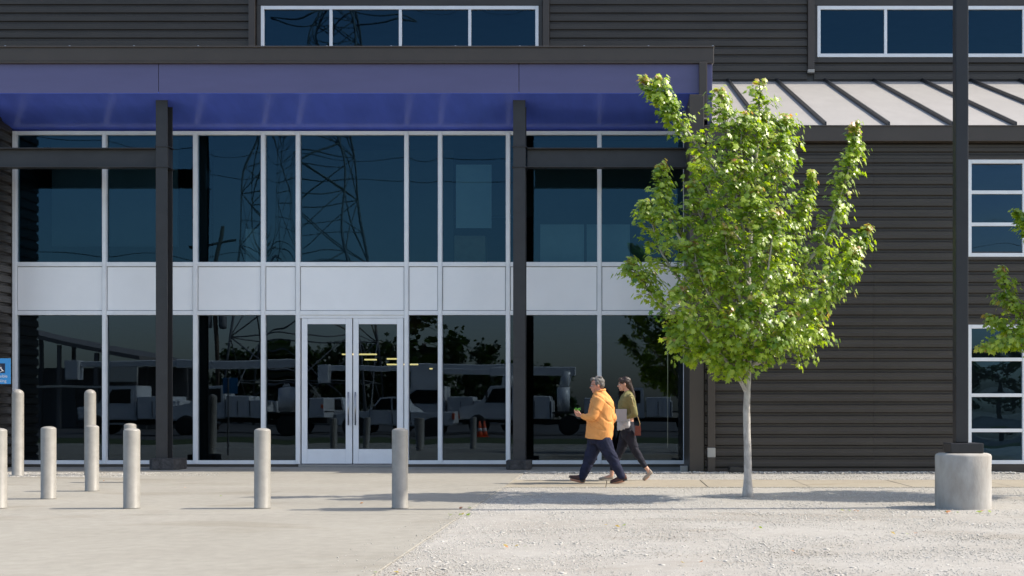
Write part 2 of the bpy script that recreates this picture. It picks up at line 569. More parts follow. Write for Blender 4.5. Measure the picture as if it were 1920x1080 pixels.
# --- entrance curtain wall
cw = empty('curtain_wall', parent=bld)
MUL = [30, 198, 368, 495, 560, 763, 826, 953, 1124, 1285]
ROWS = [(870, 863), (591, 583), (500, 492), (254, 247)]
MW = 0.046
for px in MUL:
    z0 = H(870)
    box('mullion', G(px) - MW, G(px) + MW, DG - 0.075, DG + 0.08, z0, H(247), 'alu', cw, 0.004)
    # cover cap with a small shadow gap
    box('mullion_cap', G(px) - MW + 0.012, G(px) + MW - 0.012, DG - 0.088, DG - 0.077, z0 + 0.01, H(248), 'alu', cw, 0.002)


def pane_mesh(x0, x1, z0, z1, y, seed, bow):
    rg = random.Random(seed)
    nx, nz = 10, 14
    a = [rg.uniform(-1, 1) for _ in range(6)]
    V, Fc = [], []
    for j in range(nz + 1):
        for i in range(nx + 1):
            u, v = i / nx * 2 - 1, j / nz * 2 - 1
            s = (1 - u * u) * (1 - v * v) * bow * (1 + 0.5 * a[0])
            s += bow * 0.24 * (a[1] * math.sin(3.1 * u + a[2] * 3) * math.cos(2.6 * v + a[3] * 3)) * (1 - u ** 4) * (1 - v ** 4)
            V.append((x0 + (x1 - x0) * i / nx, y - s, z0 + (z1 - z0) * j / nz))
    w_ = nx + 1
    for j in range(nz):
        for i in range(nx):
            Fc.append((j * w_ + i, j * w_ + i + 1, (j + 1) * w_ + i + 1, (j + 1) * w_ + i))
    return mesh(V, Fc)


def pane(x0, x1, z0, z1, y, parent, seed, bow=0.004, mat='tinted_glass'):
    return link('pane', pane_mesh(x0, x1, z0, z1, y, seed, bow), mat, parent, True)


sd = 0
for i in range(len(MUL) - 1):
    a, b_ = G(MUL[i]) + MW, G(MUL[i + 1]) - MW
    door = MUL[i] == 560
    for r, (yb, yt) in enumerate(ROWS):
        if door and r == 0:
            continue
        box('transom', a + 0.001, b_ - 0.001, DG - 0.07, DG + 0.07, H(yb), H(yt), 'alu', cw, 0.003)
    sd += 1
    bw = 0.0055 if 300 < MUL[i] < 700 else 0.0025
    if not door:
        pane(a, b_, H(863), H(591), DG, cw, sd, bw * (0.4 if sd % 2 else -0.3), 'clear_glass')
    pane(a, b_, H(492), H(254), DG, cw, sd + 50, bw * (1.2 if i in (3, 4) else 0.9))
    # opaque panel, slightly recessed with a gasket line round it
    box('gasket', a, b_, DG - 0.03, DG + 0.02, H(583), H(500), 'galvanised', cw, 0)
    box('spandrel_panel', a + 0.012, b_ - 0.012, DG - 0.045, DG - 0.031, H(583) + 0.012, H(500) - 0.012, 'spandrel', cw, 0.003)
box('sill_curb', G(24), G(1290), DG - 0.06, DG + 0.12, 0.002, H(870), 'trim', cw, 0.003)

# --- double doors
dz0, dz1 = 0.065, H(597)
box('door_frame', G(564), G(759), DG - 0.05, DG + 0.05, dz1 + 0.004, H(591) - 0.001, 'door_alu', cw, 0.003)
for s, (a, b_) in enumerate(((566.5, 661), (663, 757))):
    de = empty('glass_door', parent=bld)
    x0, x1 = G(a), G(b_)
    gx0, gx1 = G((577, 673)[s]), G((649, 745)[s])
    gz0, gz1 = H(842), H(608)
    y0, y1 = DG - 0.045, DG + 0.01
    box('stile', x0, gx0, y0, y1, dz0, dz1, 'door_alu', de, 0.004)
    box('stile', gx1, x1, y0, y1, dz0, dz1, 'door_alu', de, 0.004)
    box('bottom_rail', gx0 + .001, gx1 - .001, y0 + 0.003, y1, dz0, gz0, 'door_alu', de, 0.004)
    box('top_rail', gx0 + .001, gx1 - .001, y0 + 0.003, y1, gz1, dz1, 'door_alu', de, 0.004)
    pane(gx0, gx1, gz0, gz1, DG - 0.02, de, 90 + s, 0.0012, 'clear_glass')
    hx = G((655, 668)[s])
    hb, ht = H(797), H(735)
    tubes('handle', [([(hx, y0 - 0.055, hb), (hx, y0 - 0.055, ht)], 0.016)] +
          [([(hx, y0 - 0.055, z), (hx, y0 + 0.005, z)], 0.010) for z in (hb + 0.08, ht - 0.08)], 'handle_steel', de, 10)
box('threshold', G(562), G(761), DG - 0.12, DG + 0.05, 0.002, 0.055, 'handle_steel', cw, 0.004)

# --- ribbed siding: every course is its own board
def board_mesh(length, pitch, depth):
    pr = [(0.0, 0.004), (0.09, 0.004), (0.20, depth), (0.52, depth + 0.004), (0.56, depth - 0.002), (0.82, depth), (0.93, 0.004), (0.985, 0.004)]
    V = []
    for xx in (0, length):
        for t, o in pr:
            V.append((xx, -o, t * pitch))
        V.append((xx, 0.02, 0.985 * pitch)); V.append((xx, 0.02, 0.0))
    k_ = len(pr) + 2
    Fc = [tuple(range(k_)), tuple(range(2 * k_ - 1, k_ - 1, -1))]
    for i in range(k_):
        j = (i + 1) % k_
        Fc.append((i, i + k_, j + k_, j))
    return mesh(V, Fc)


def siding(x0, x1, d, z0, z1, pitch, parent, depth=0.040, first=0):
    me = board_mesh(x1 - x0, pitch, depth)
    me.materials.append(MATS['siding'])
    z = z0
    while z < z1 - 0.02:
        o = link('siding_board', me, None, parent)
        o.location = (x0, d, z)
        z += pitch


# right wing, ground storey
PW = 20.35 * DW / F
rw = empty('right_wing_wall', parent=bld)
W_ = lambda px: PX(px, DW)
Z_ = lambda py: PZ(py, DW)
wz_top = PZ(265, 23.75)
siding(W_(1321), W_(1638) - 0.003, DW, 0.06, wz_top, PW, rw)
siding(W_(1638), W_(1807), DW, 0.06, wz_top, PW, rw)
nfl = lambda py: 0.06 + PW * math.floor((Z_(py) - 0.06) / PW)
siding(W_(1807) + 0.003, 12.5, DW, nfl(603) + PW * 0.0, Z_(487), PW, rw)
siding(W_(1807) + 0.003, 12.5, DW, nfl(292), wz_top, PW, rw)
box('wall_core', W_(1294), W_(1812), DW + 0.022, DW + 0.2, 0.0, wz_top, 'siding', rw, 0)
box('wall_core', W_(1812) + .002, 12.5, DW + 0.022, DW + 0.2, Z_(606), Z_(484), 'siding', rw, 0)
box('wall_core', W_(1812) + .002, 12.5, DW + 0.022, DW + 0.2, Z_(299), wz_top, 'siding', rw, 0)
box('wall_core', W_(1812) + .002, 12.5, DW - 0.02, DW + 0.2, -0.04, Z_(871), 'trim', rw, 0)
box('base_flashing', W_(1321), W_(1806), DW - 0.05, DW + 0.0215, -0.04, 0.058, 'trim', rw, 0.004)


def window(px0, px1, py0, py1, rows, cols, d, seed, fw=6.5):
    """rows / cols are pixel centre lines of the inner bars"""
    wi = empty('window', parent=bld)
    X = lambda p: PX(p, d)
    Z = lambda p: PZ(p, d)
    q = fw * d / F
    y0, y1 = d - 0.05, d + 0.06
    x0, x1, z0, z1 = X(px0), X(px1), Z(py1), Z(py0)
    box('frame', x0, x0 + q, y0, y1, z0, z1, 'alu', wi, 0.004)
    box('frame', x1 - q, x1, y0, y1, z0, z1, 'alu', wi, 0.004)
    box('frame', x0 + q + .001, x1 - q - .001, y0 + .003, y1, z0, z0 + q * 1.1, 'alu', wi, 0.004)
    box('frame', x0 + q + .001, x1 - q - .001, y0 + .003, y1, z1 - q * 1.1, z1, 'alu', wi, 0.004)
    xs = [x0 + q] + [v for c in cols for v in (X(c) - q * .45, X(c) + q * .45)] + [x1 - q]
    zs = [z0 + q] + [v for c in rows[::-1] for v in (Z(c) - q * .5, Z(c) + q * .5)] + [z1 - q]
    for c in cols:
        box('glazing_bar', X(c) - q * .45, X(c) + q * .45, y0 + .006, y1 - .01, z0 + q * 1.1 + .001, z1 - q * 1.1 - .001, 'alu', wi, 0.003)
    for i in range(0, len(xs), 2):
        for c in rows:
            box('glazing_bar', xs[i] + .001, xs[i + 1] - .001, y0 + .01, y1 - .012, Z(c) - q * .5, Z(c) + q * .5, 'alu', wi, 0.003)
        for j in range(0, len(zs), 2):
            seed += 1
            pane(xs[i], xs[i + 1], zs[j], zs[j + 1], d + 0.005, wi, seed, 0.0025, 'wing_glass' if d < 28 else 'tinted_glass')
    # dark room behind
    return wi


window(1814, 2034, 300, 482, [361, 421], [1919], DW, 200)
window(1814, 2034, 609, 870, [674, 741, 807], [1919], DW, 230)
for (a, b_) in ((296, 299.5), (482.5, 486), (604.5, 608.5)):
    box('window_trim', W_(1812) + .004, W_(2036), DW - 0.052, DW + 0.021, Z_(b_), Z_(a), 'trim', rw, 0.003)
box('window_trim', W_(1808), W_(1813.5), DW - 0.054, DW + 0.021, 0.0, wz_top - 0.02, 'trim', rw, 0.003)

# corner pilaster, downspouts
box('corner_pilaster', PX(1293, 23.8), PX(1320, 23.8), 23.8, DG - 0.12, -0.04, PZ(177, 23.8), 'trim', bld, 0.006)
ds = empty('downspout', parent=bld)
dx0, dx1 = PX(1327, 23.75), PX(1341, 23.75)
box('pipe', dx0, dx1, 23.72, 23.83, -0.03, PZ(858, 23.75), 'trim', ds, 0.012, 2)
box('clean_out', dx0 - 0.004, dx1 + 0.004, 23.715, 23.832, PZ(857.5, 23.75), PZ(839.5, 23.75), 'patch_beige', ds, 0.01, 2)
box('pipe', dx0, dx1, 23.72, 23.83, PZ(839, 23.75), PZ(262, 23.75), 'trim', ds, 0.012, 2)
ds = empty('downspout', parent=bld)
box('pipe', PX(1311, 24.35), PX(1326, 24.35), 24.35, 24.46, PZ(221, 24.35), PZ(117, 24.35), 'trim', ds, 0.012, 2)
box('outlet', PX(1313, 24.35), PX(1327, 24.35), 24.33, 24.45, PZ(224, 24.35), PZ(221.3, 24.35), 'patch_beige', ds, 0.004)

# --- lean-to roof over the right wing
DE = 23.7
ze, zt = PZ(237, DE), PZ(153, DU)
lr = empty('lean_to_roof', parent=bld)
rx0, rx1 = PX(1336, 24.2), 12.5
sl_ = (zt - ze) / (DU - DE)
prism('roof_sheet', [(DE, ze - 0.03), (DE, ze), (DU, zt), (DU, zt - 0.03)], 'x', rx0, rx1, 'roof_metal', lr)
s0 = PX(1548, DE)
sp = PX(1667, DE) - s0
k = -1
while s0 + sp * k < rx1:
    cx = s0 + sp * k
    if cx > rx0 + 0.03:
        prism('seam', [(DE - 0.01, ze + 0.001), (DE - 0.01, ze + 0.085), (DU - 0.01, zt + 0.085), (DU - 0.01, zt + 0.001)], 'x', cx - 0.018, cx + 0.018, 'pole_dark', lr)
    k += 1
box('eave_return', PX(1321, DE), rx0 - 0.001, DE - 0.011, DE + 0.9, ze - 0.12, ze + 0.005, 'trim', lr, 0)
box('eave_fascia', PX(1321, DE), rx1, DE - 0.03, DE - 0.012, PZ(265, DE), ze + 0.012, 'trim', lr, 0.004)
box('eave_lip', PX(1321, DE), rx1, DE - 0.045, DE - 0.0305, ze - 0.01, ze + 0.016, 'trim', lr, 0.003)
box('eave_soffit', PX(1321, DE), rx1, DE - 0.011, DW + 0.0, PZ(265, DE), PZ(265, DE) + 0.02, 'trim', lr, 0)

# --- upper storey wall
uw = empty('upper_wall', parent=bld)
U = lambda px: PX(px, DU)
ZU = lambda py: PZ(py, DU)
PU = 15.65 * DU / F
uz0 = ZU(152.5)
uz1 = 13.0
siding(-21, U(468), DU, uz0, uz1, PU, uw)
siding(U(1031), U(1513), DU, uz0, uz1, PU, uw)
siding(U(1526), U(1960), DU, uz0, ZU(120), PU, uw)
for (a, b_, z0, z1) in ((-21, U(490), 0, uz1), (U(490) + .002, U(1010), 0, ZU(109)), (U(490) + .002, U(1010), ZU(11.5), uz1),
                        (U(1010) + .002, U(1532), 0, uz1), (U(1532) + .002, U(1970), 0, ZU(109)), (U(1532) + .002, U(1970), ZU(11.5), uz1),
                        (U(1970) + .002, 16, 0, uz1)):
    box('wall_core', a, b_, DU + 0.022, DU + 0.25, max(z0, 6.0), z1, 'siding', uw, 0)
for (a, b_, y0, y1) in ((483, 1017, -40, 11), (482, 489.5, 11.2, 112), (1010.5, 1017, 11.2, 112), (1526, 1980, -40, 11),
                        (1526, 1531.5, 11.2, 118), (1531.7, 1980, 109.5, 118)):
    box('window_trim', U(a), U(b_), DU - 0.045, DU + 0.021, ZU(y1), ZU(y0), 'siding', uw, 0.003)
for (a, b_, yb) in ((468.5, 481, 110), (1018, 1030.5, 110), (1513.5, 1525.5, 132)):
    ds = empty('downspout', parent=bld)
    box('pipe', U(a), U(b_), DU - 0.13, DU - 0.03, ZU(yb), uz1, 'trim', ds, 0.012, 2)
    if yb == 132:
        box('outlet', U(a) - .003, U(b_) + .003, DU - 0.135, DU - 0.028, ZU(138.5), ZU(132.2), 'patch_beige', ds, 0.008)
window(490, 1010, 12, 108, [], [621, 751, 881], DU, 260, 6)
window(1532, 2048, 12, 108, [], [1660, 1790, 1919], DU, 280, 6)
box('roof', -21, 16, DU - 0.3, DU + 16, uz1 + 0.002, uz1 + 0.25, 'trim', bld, 0.01)

# --- entrance canopy
ca = empty('canopy', parent=bld)
X_ = lambda px: PX(px, DFA)
ZF = lambda py: PZ(py, DFA)
cxr = X_(1336)
fx = [-16, X_(297), X_(973), X_(1336)]
for i in range(3):
    box('fascia_panel', fx[i] + 0.006, fx[i + 1] - 0.006, DFA, DFA + 0.03, ZF(174.6), ZF(119), 'fascia_blue', ca, 0.004)
box('fascia_backing', -16, cxr - 0.01, DFA + 0.031, DFA + 0.08, ZF(173.5), ZF(90), 'steel_dark', ca, 0)
box('cap_flashing', -16, X_(1338), DFA - 0.05, DFA + 0.3, ZF(116), ZF(91), 'trim', ca, 0.006)
box('cap_lip', -16, X_(1338) + .01, DFA - 0.075, DFA + 0.31, ZF(91) + .001, ZF(88), 'trim', ca, 0.006)
box('cap_drip', -16, X_(1338), DFA - 0.065, DFA - 0.002, ZF(120), ZF(116) - .001, 'trim', ca, 0.005)
zs0, zs1 = ZF(175), H(246.5)
spx = [-16] + [G((MUL[i] + MUL[i + 1]) / 2) for i in (0, 2, 4, 6, 8)] + [X_(1334)]
prism('soffit', [(DFA + 0.002, zs0), (DG + 0.09, zs1), (DG + 0.09, zs1 + 0.03), (DFA + 0.002, zs0 + 0.03)], 'x', -16, X_(1334), 'soffit_blue', ca)
box('canopy_end', X_(1326.5), X_(1334.5), DFA + 0.035, DFA + 0.06, PZ(233, DFA), zs0 - 0.001, 'fascia_blue', ca, 0.003)
box('canopy_roof', -16, X_(1338) - 0.02, DFA + 0.32, DU - 0.06, ZF(93), ZF(90.5), 'trim', ca, 0)
box('canopy_end_wall', X_(1334.6), X_(1336) , DFA + 0.085, DU - 0.01, 6.2, ZF(94), 'siding', ca, 0)
for i in range(12):
    xx = -12.0 + i * 1.26
    box('cap_bolt', xx, xx + 0.03, DFA - 0.06, DFA - 0.03, ZF(88) + .0005, ZF(88) + 0.012, 'handle_steel', ca, 0.002)

# --- columns, plinths and beams
def soff(y): return zs0 + (zs1 - zs0) * (y - DFA) / (DG + 0.09 - DFA)


for (pa, pb, pw, pl, ptop) in ((292, 314, 273, 330, 860), (962, 985, 947, 994, 863.5)):
    co = empty('column', parent=bld)
    x0, x1 = PX(pa, DC), PX(pb, DC)
    dep = 0.30
    zc = PZ(875, DC) * 0 + 0.10
    bm = bmesh.new()
    for (a, b_, c, d_) in ((x0, x1, DC, DC + 0.022), (x0, x1, DC + dep - 0.022, DC + dep), ((x0 + x1) / 2 - 0.012, (x0 + x1) / 2 + 0.012, DC + 0.0225, DC + dep - 0.0225)):
        bm_box(bm, a, b_, c, d_, zc, soff((c + d_) / 2) + 0.015, 0.003)
    link('shaft', bm_mesh(bm), 'steel_dark', co)
    # stiffened joint where the beam lands, with end plates
    box('joint_plate', x0 + 0.004, x1 + 0.006, DC + 0.0235, DC + dep - 0.0235, PZ(313, DC), PZ(277, DC), 'steel_dark', co, 0.002)
    for py in (275.5, 314):
        box('stiffener', x0 - 0.02, x1 + 0.03, DC - 0.018, DC + dep + 0.01, PZ(py, DC), PZ(py, DC) + 0.016, 'steel_dark', co, 0.002)
    for py in (398, 520, 670, 825):
        box('weld_band', x0 - 0.001, x1 + 0.001, DC - 0.003, DC - 0.0002, PZ(py, DC), PZ(py, DC) + 0.012, 'steel_dark', co, 0.001)
    # rough octagonal plinth
    hx, cx, cy = (PX(pl, 24.5) - PX(pw, 24.5)) / 2, (PX(pw, 24.5) + PX(pl, 24.5)) / 2, DC + 0.15
    hy = 0.30
    ch = 0.09
    pr = [(-hx + ch, -hy), (hx - ch, -hy), (hx, -hy + ch), (hx, hy - ch), (hx - ch, hy), (-hx + ch, hy), (-hx, hy - ch), (-hx, -hy + ch)]
    prism('plinth', [(cx + a, cy + b_) for a, b_ in pr], 'z', 0.001, PZ(ptop, DC - 0.1), 'plinth', co, 0.012)
for (a, b_) in ((-20, PX(292, DC) - 0.022), (PX(985, DC) + 0.032, PX(1292, 23.9))):
    be = empty('beam', parent=bld)
    zb, ztp = PZ(314.5, DC), PZ(276, DC)
    box('top_flange', a, b_, DC + 0.03, DC + 0.24, ztp - 0.02, ztp - 0.0005, 'steel_dark', be, 0.003)
    box('bottom_flange', a, b_, DC + 0.03, DC + 0.24, zb + 0.017, zb + 0.037, 'steel_dark', be, 0.003)
    box('web', a, b_, DC + 0.128, DC + 0.142, zb + 0.0375, ztp - 0.0205, 'steel_dark', be, 0)

# --- left return wall (ribbed), seen edge on
lw = empty('left_return_wall', parent=bld)
me = board_mesh(1.05, PW, 0.045)
me.materials.append(MATS['siding'])
z = 0.03
while z < 7.2:
    o = link('siding_board', me, None, lw)
    o.rotation_euler = (0, 0, R(90))
    o.location = (G(26.5) - 0.055, DG - 1.12, z)
    z += PW
siding(-26, G(26.5) - 0.12, DG - 1.13, 0.03, 7.2, PW, lw)
box('wall_core', -26, G(26.5) - 0.502, DG - 1.1, DG - 0.0, 0.002, 7.2, 'siding', lw, 0)
box('wall_core', G(26.5) - 0.5, G(26.5) - 0.078, DG - 1.1, DG - 0.0, 0.002, 7.2, 'siding', lw, 0)
box('corner_trim', G(22.0), G(25.5), DG - 0.065, DG + 0.05, 0.002, H(247), 'trim', lw, 0.003)

# --- dim rooms behind the glass
rm = empty('interior', parent=bld)
xl, xr = G(24) - 0.3, G(1290) + 0.1
zfl, zce = H(578), H(505)
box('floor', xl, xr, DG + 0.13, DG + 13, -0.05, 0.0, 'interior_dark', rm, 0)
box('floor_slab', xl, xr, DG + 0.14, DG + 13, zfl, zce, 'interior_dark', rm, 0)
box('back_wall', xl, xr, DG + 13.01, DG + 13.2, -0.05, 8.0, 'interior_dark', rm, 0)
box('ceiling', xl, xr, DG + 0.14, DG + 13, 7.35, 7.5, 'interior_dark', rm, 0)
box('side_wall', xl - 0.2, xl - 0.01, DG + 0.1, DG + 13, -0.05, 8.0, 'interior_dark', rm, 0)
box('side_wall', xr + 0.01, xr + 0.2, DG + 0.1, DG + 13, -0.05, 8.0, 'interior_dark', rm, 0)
# upstairs partitions and things hung near the glass
dpt = DG + 1.6
box('partition', PX(97, dpt), PX(333, dpt), dpt, dpt + 0.08, PZ(462, dpt), PZ(262, dpt), 'interior_wall', rm, 0.003)
box('partition', PX(400, dpt + 2), PX(850, dpt + 2), dpt + 2, dpt + 2.1, zce, PZ(250, dpt + 2), 'interior_wall', rm, 0.003)
box('partition', PX(1000, dpt + 1), PX(1290, dpt + 1), dpt + 1, dpt + 1.1, zce, PZ(260, dpt + 1), 'interior_wall', rm, 0.003)
box('notice_board', PX(855, DG + .4), PX(922, DG + .4), DG + 0.38, DG + 0.40, PZ(428, DG + .4), PZ(309, DG + .4), 'interior_panel', rm, 0.002)
box('screen_panel', PX(1013, DG + .5), PX(1095, DG + .5), DG + 0.48, DG + 0.51, zce + .002, PZ(421, DG + .5), 'interior_panel', rm, 0.002)
box('screen_panel', PX(1100, DG + .5), PX(1181, DG + .5), DG + 0.48, DG + 0.51, zce + .002, PZ(421, DG + .5), 'interior_panel', rm, 0.002)
box('carton', PX(853, DG + .9), PX(911, DG + .9), DG + 0.8, DG + 1.2, zce + .002, PZ(443, DG + .9), 'wood_box', rm, 0.004)
box('carton', PX(463, DG + 1.2), PX(487, DG + 1.2), DG + 1.1, DG + 1.3, zce + .002, PZ(430, DG + 1.2), 'interior_panel', rm, 0.004)
box('partition', PX(372, DG + .6), PX(390, DG + .6), DG + 0.55, DG + 0.85, 0.001, zfl - 0.001, 'interior_dark', rm, 0.003)
box('partition', PX(372, DG + .6), PX(390, DG + .6), DG + 0.55, DG + 0.85, zce + .001, 7.3, 'interior_dark', rm, 0.003)
# lit tubes hanging at the back of the ground floor
for (a, b_, py, d) in ((641, 705, 664, 32.5), (683, 705, 674, 34), (725, 747, 672.5, 33), (725, 783, 683, 32), (805, 810, 691, 35)):
    le = box('ceiling_lamp', PX(a, d), PX(b_, d), d, d + 0.12, PZ(py, d) - 0.02, PZ(py, d) + 0.015, 'tube_light', rm, 0.004)
# rooms behind the other windows
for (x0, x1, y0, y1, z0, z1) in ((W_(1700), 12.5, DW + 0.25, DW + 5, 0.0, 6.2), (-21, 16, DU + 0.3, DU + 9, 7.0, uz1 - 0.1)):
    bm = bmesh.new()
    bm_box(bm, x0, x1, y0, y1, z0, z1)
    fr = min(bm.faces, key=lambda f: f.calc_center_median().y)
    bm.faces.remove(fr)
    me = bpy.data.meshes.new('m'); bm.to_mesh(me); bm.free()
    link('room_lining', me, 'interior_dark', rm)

# ------------------------------------------------------------------ bollards
def bollard_mesh(h, r, dome):
    pr = [(r + 0.004, 0.0), (r + 0.004, 0.012), (r, 0.016)]
    pr += [(r, h - dome)]
    for i in range(1, 7):
        a = i / 6 * math.pi / 2
        pr.append((max(r * math.cos(a), 0.002), h - dome + dome * math.sin(a)))
    V, Fc = lathe_geo(pr, seg=40)
    me = mesh(V, Fc)
    me.materials.append(MATS['bollard_grey'])
    me.polygons.foreach_set('use_smooth', [True] * len(me.polygons))
    return me


bs, bt = bollard_mesh(0.965, 0.096, 0.035), bollard_mesh(1.555, 0.100, 0.085)
SHORT, TALL = 'short flat-domed grey bollards in front of the entrance', 'tall round-topped grey bollards near the glass'
for (px, d, me, lab) in ((-3, 15.0, bs, 'short grey bollard cut off by the left edge of the picture'),
                         (247, 15.0, bs, 'short grey bollard in the front row, hiding another bollard right behind it'),
                         (492, 15.0, bs, 'short grey bollard in the front row left of the glass doors'),
                         (750, 15.0, bs, 'short grey bollard in front of right glass door, farthest right of all bollards'),
                         (91, 16.6, bs, 'short grey bollard just right of the tall bollard at the far left'),
                         (172.5, 18.2, bs, 'short grey bollard standing directly in front of a taller bollard'),
                         (244, 20.4, bs, 'short grey bollard mostly hidden behind a front-row bollard, only its top showing'),
                         (33.5, 22.4, bt, 'tall grey bollard below the blue accessible parking sign'),
                         (169, 22.6, bt, 'tall grey bollard rising behind a short one, left of the first steel column')):
    o = link('bollard', me)
    o.location = (PX(px, d), d, 0.001)
    tag(o, lab, 'bollard', SHORT if me is bs else TALL)

# ------------------------------------------------------------------ street lamp on a round concrete footing
LD = 15.25
lx = PX(1806, LD)
lamp = empty('street_lamp', (lx, LD, GZ))
tag(lamp, 'dark square lamp post bolted onto a round bare concrete footing', 'street lamp')
rr = 0.335
ph = 0.665
pr = [(rr, -0.1), (rr, 0.0), (rr + .002, 0.2), (rr - .002, 0.45), (rr, ph - 0.035), (rr - 0.012, ph - 0.012), (rr - 0.04, ph), (0.02, ph + 0.004)]
V, Fc = lathe_geo(pr, seg=72)
V = [Vector(v) for v in V]
V2 = []
for v in V:
    nn = noise.fractal(Vector((v.x * 5, v.y * 5, v.z * 4)), 1.0, 2.0, 4) * 0.004
    rad = Vector((v.x, v.y, 0))
    u = rad.normalized() if rad.length > 0 else rad
    V2.append(Vector((v.x, v.y, v.z)) + u * nn + Vector((lx - 0.0, LD, GZ)))
link('concrete_footing', mesh(V2, Fc), 'pot_concrete', lamp, True)
bzt = GZ + ph
for i in range(10):
    pass
box('base_cover', lx - 0.20, lx + 0.20, LD - 0.18, LD + 0.18, bzt + 0.003, bzt + 0.125, 'pole_dark', lamp, 0.012, 2)
px0 = PX(1801, LD)
PT = 8.6
box('pole', px0 - 0.078, px0 + 0.078, LD - 0.078, LD + 0.078, bzt + 0.126, PT, 'pole_dark', lamp, 0.012, 2)
box('arm', px0 + 0.08, px0 + 0.30, LD - 0.03, LD + 0.03, PT - 0.16, PT - 0.06, 'pole_dark', lamp, 0.005)
hd = box('lamp_head', px0 + 0.30, px0 + 0.95, LD - 0.20, LD + 0.20, PT - 0.20, PT - 0.02, 'pole_dark', lamp, 0.03, 2)
box('lens', px0 + 0.36, px0 + 0.89, LD - 0.15, LD + 0.15, PT - 0.215, PT - 0.203, 'sign_white', lamp, 0.004)

# ------------------------------------------------------------------ accessible parking sign
SD = 20.0
sx1, sx0 = PX(20, SD), PX(-27, SD)
sz0, sz1 = PZ(720, SD), PZ(672, SD)
sg = empty('parking_sign', ((sx0 + sx1) / 2, SD, 0))
tag(sg, 'blue accessible parking sign with navy wheelchair symbol at left edge', 'sign')
box('panel', sx0, sx1, SD - 0.004, SD, sz0, sz1, 'sign_blue', sg, 0.001)
scx = (sx0 + sx1) / 2
box('post', scx - 0.07, scx - 0.03, SD + 0.002, SD + 0.042, 0.0, sz1, 'galvanised', sg, 0.003)
hs = 0.085
zc = PZ(690.5, SD)
ncx = PX(1, SD)
box('symbol_field', ncx - 0.075, ncx + 0.075, SD - 0.0065, SD - 0.0045, zc - 0.075, zc + 0.078, 'sign_navy', sg, 0)


def flat_tube(pts, r): return (pts, r)


yy = SD - 0.0095
sy = 0.052
arc = [(ncx - 0.008 + 0.038 * math.cos(a), yy, zc - 0.022 + 0.038 * math.sin(a)) for a in [R(t) for t in range(115, 345, 15)]]
sym = [(arc, 0.0055),
       ([(ncx - 0.014, yy, zc + 0.028), (ncx - 0.008, yy, zc - 0.008), (ncx + 0.022, yy, zc - 0.010), (ncx + 0.038, yy, zc - 0.044), (ncx + 0.052, yy, zc - 0.040)], 0.0062),
       ([(ncx - 0.011, yy, zc + 0.012), (ncx + 0.018, yy, zc + 0.010)], 0.005),
       ([(ncx - 0.016, yy, zc + 0.043), (ncx - 0.016, yy, zc + 0.052)], 0.011)]
tubes('wheelchair_symbol', sym, 'sign_white', sg, 8)


def text_mesh(s, size, cx, y, z, mat, parent):
    cu = bpy.data.curves.new('t', 'FONT')
    cu.body = s
    cu.size = size
    cu.align_x = 'CENTER'
    cu.extrude = 0.0008
    ob = bpy.data.objects.new('t', cu)
    COL.objects.link(ob)
    bpy.context.view_layer.update()
    dg = bpy.context.evaluated_depsgraph_get()
    me = bpy.data.meshes.new_from_object(ob.evaluated_get(dg))
    bpy.data.objects.remove(ob)
    me.transform(Matrix.Translation((cx, y, z)) @ Matrix.Rotation(R(90), 4, 'X'))
    me.materials.clear()
    return link('lettering', me, mat, parent)


text_mesh('Accessible', 0.068, scx + 0.01, SD - 0.0062, PZ(705.5, SD) - 0.02, 'sign_white', sg)
text_mesh('Parking', 0.068, scx + 0.035, SD - 0.0062, PZ(714, SD) - 0.022, 'sign_white', sg)

# ------------------------------------------------------------------ small things on the ground
o = box('footing_block', PX(1276, 24.0), PX(1290, 24.0), 24.0, 24.25, -0.02, PZ(874, 24.0), 'pot_concrete', None, 0.01)
tag(o, 'small grey concrete block on ground beside the glazing right corner', 'block')
sbx = PX(1366, 23.4)
pr = [(sbx, GZ), (sbx + 0.06, GZ + 0.13), (sbx + 0.34, GZ + 0.10), (sbx + 0.36, GZ)]
o = prism('splash_block', [(sbx, GZ - .01), (sbx + 0.03, GZ + 0.125), (sbx + 0.10, GZ + 0.135), (sbx + 0.36, GZ + 0.10), (sbx + 0.38, GZ - .01)], 'y', 23.35, 23.7, 'black_plastic', None, 0.01)
tag(o, 'low black plastic splash block against the wall behind tree trunk', 'splash block')

LEAF = [(0, -0.5), (0.20, -0.28), (0.50, -0.20), (0.30, 0.02), (0.46, 0.28), (0.18, 0.20), (0, 0.58), (-0.18, 0.20), (-0.46, 0.28), (-0.30, 0.02),
        (-0.50, -0.20), (-0.20, -0.28)]


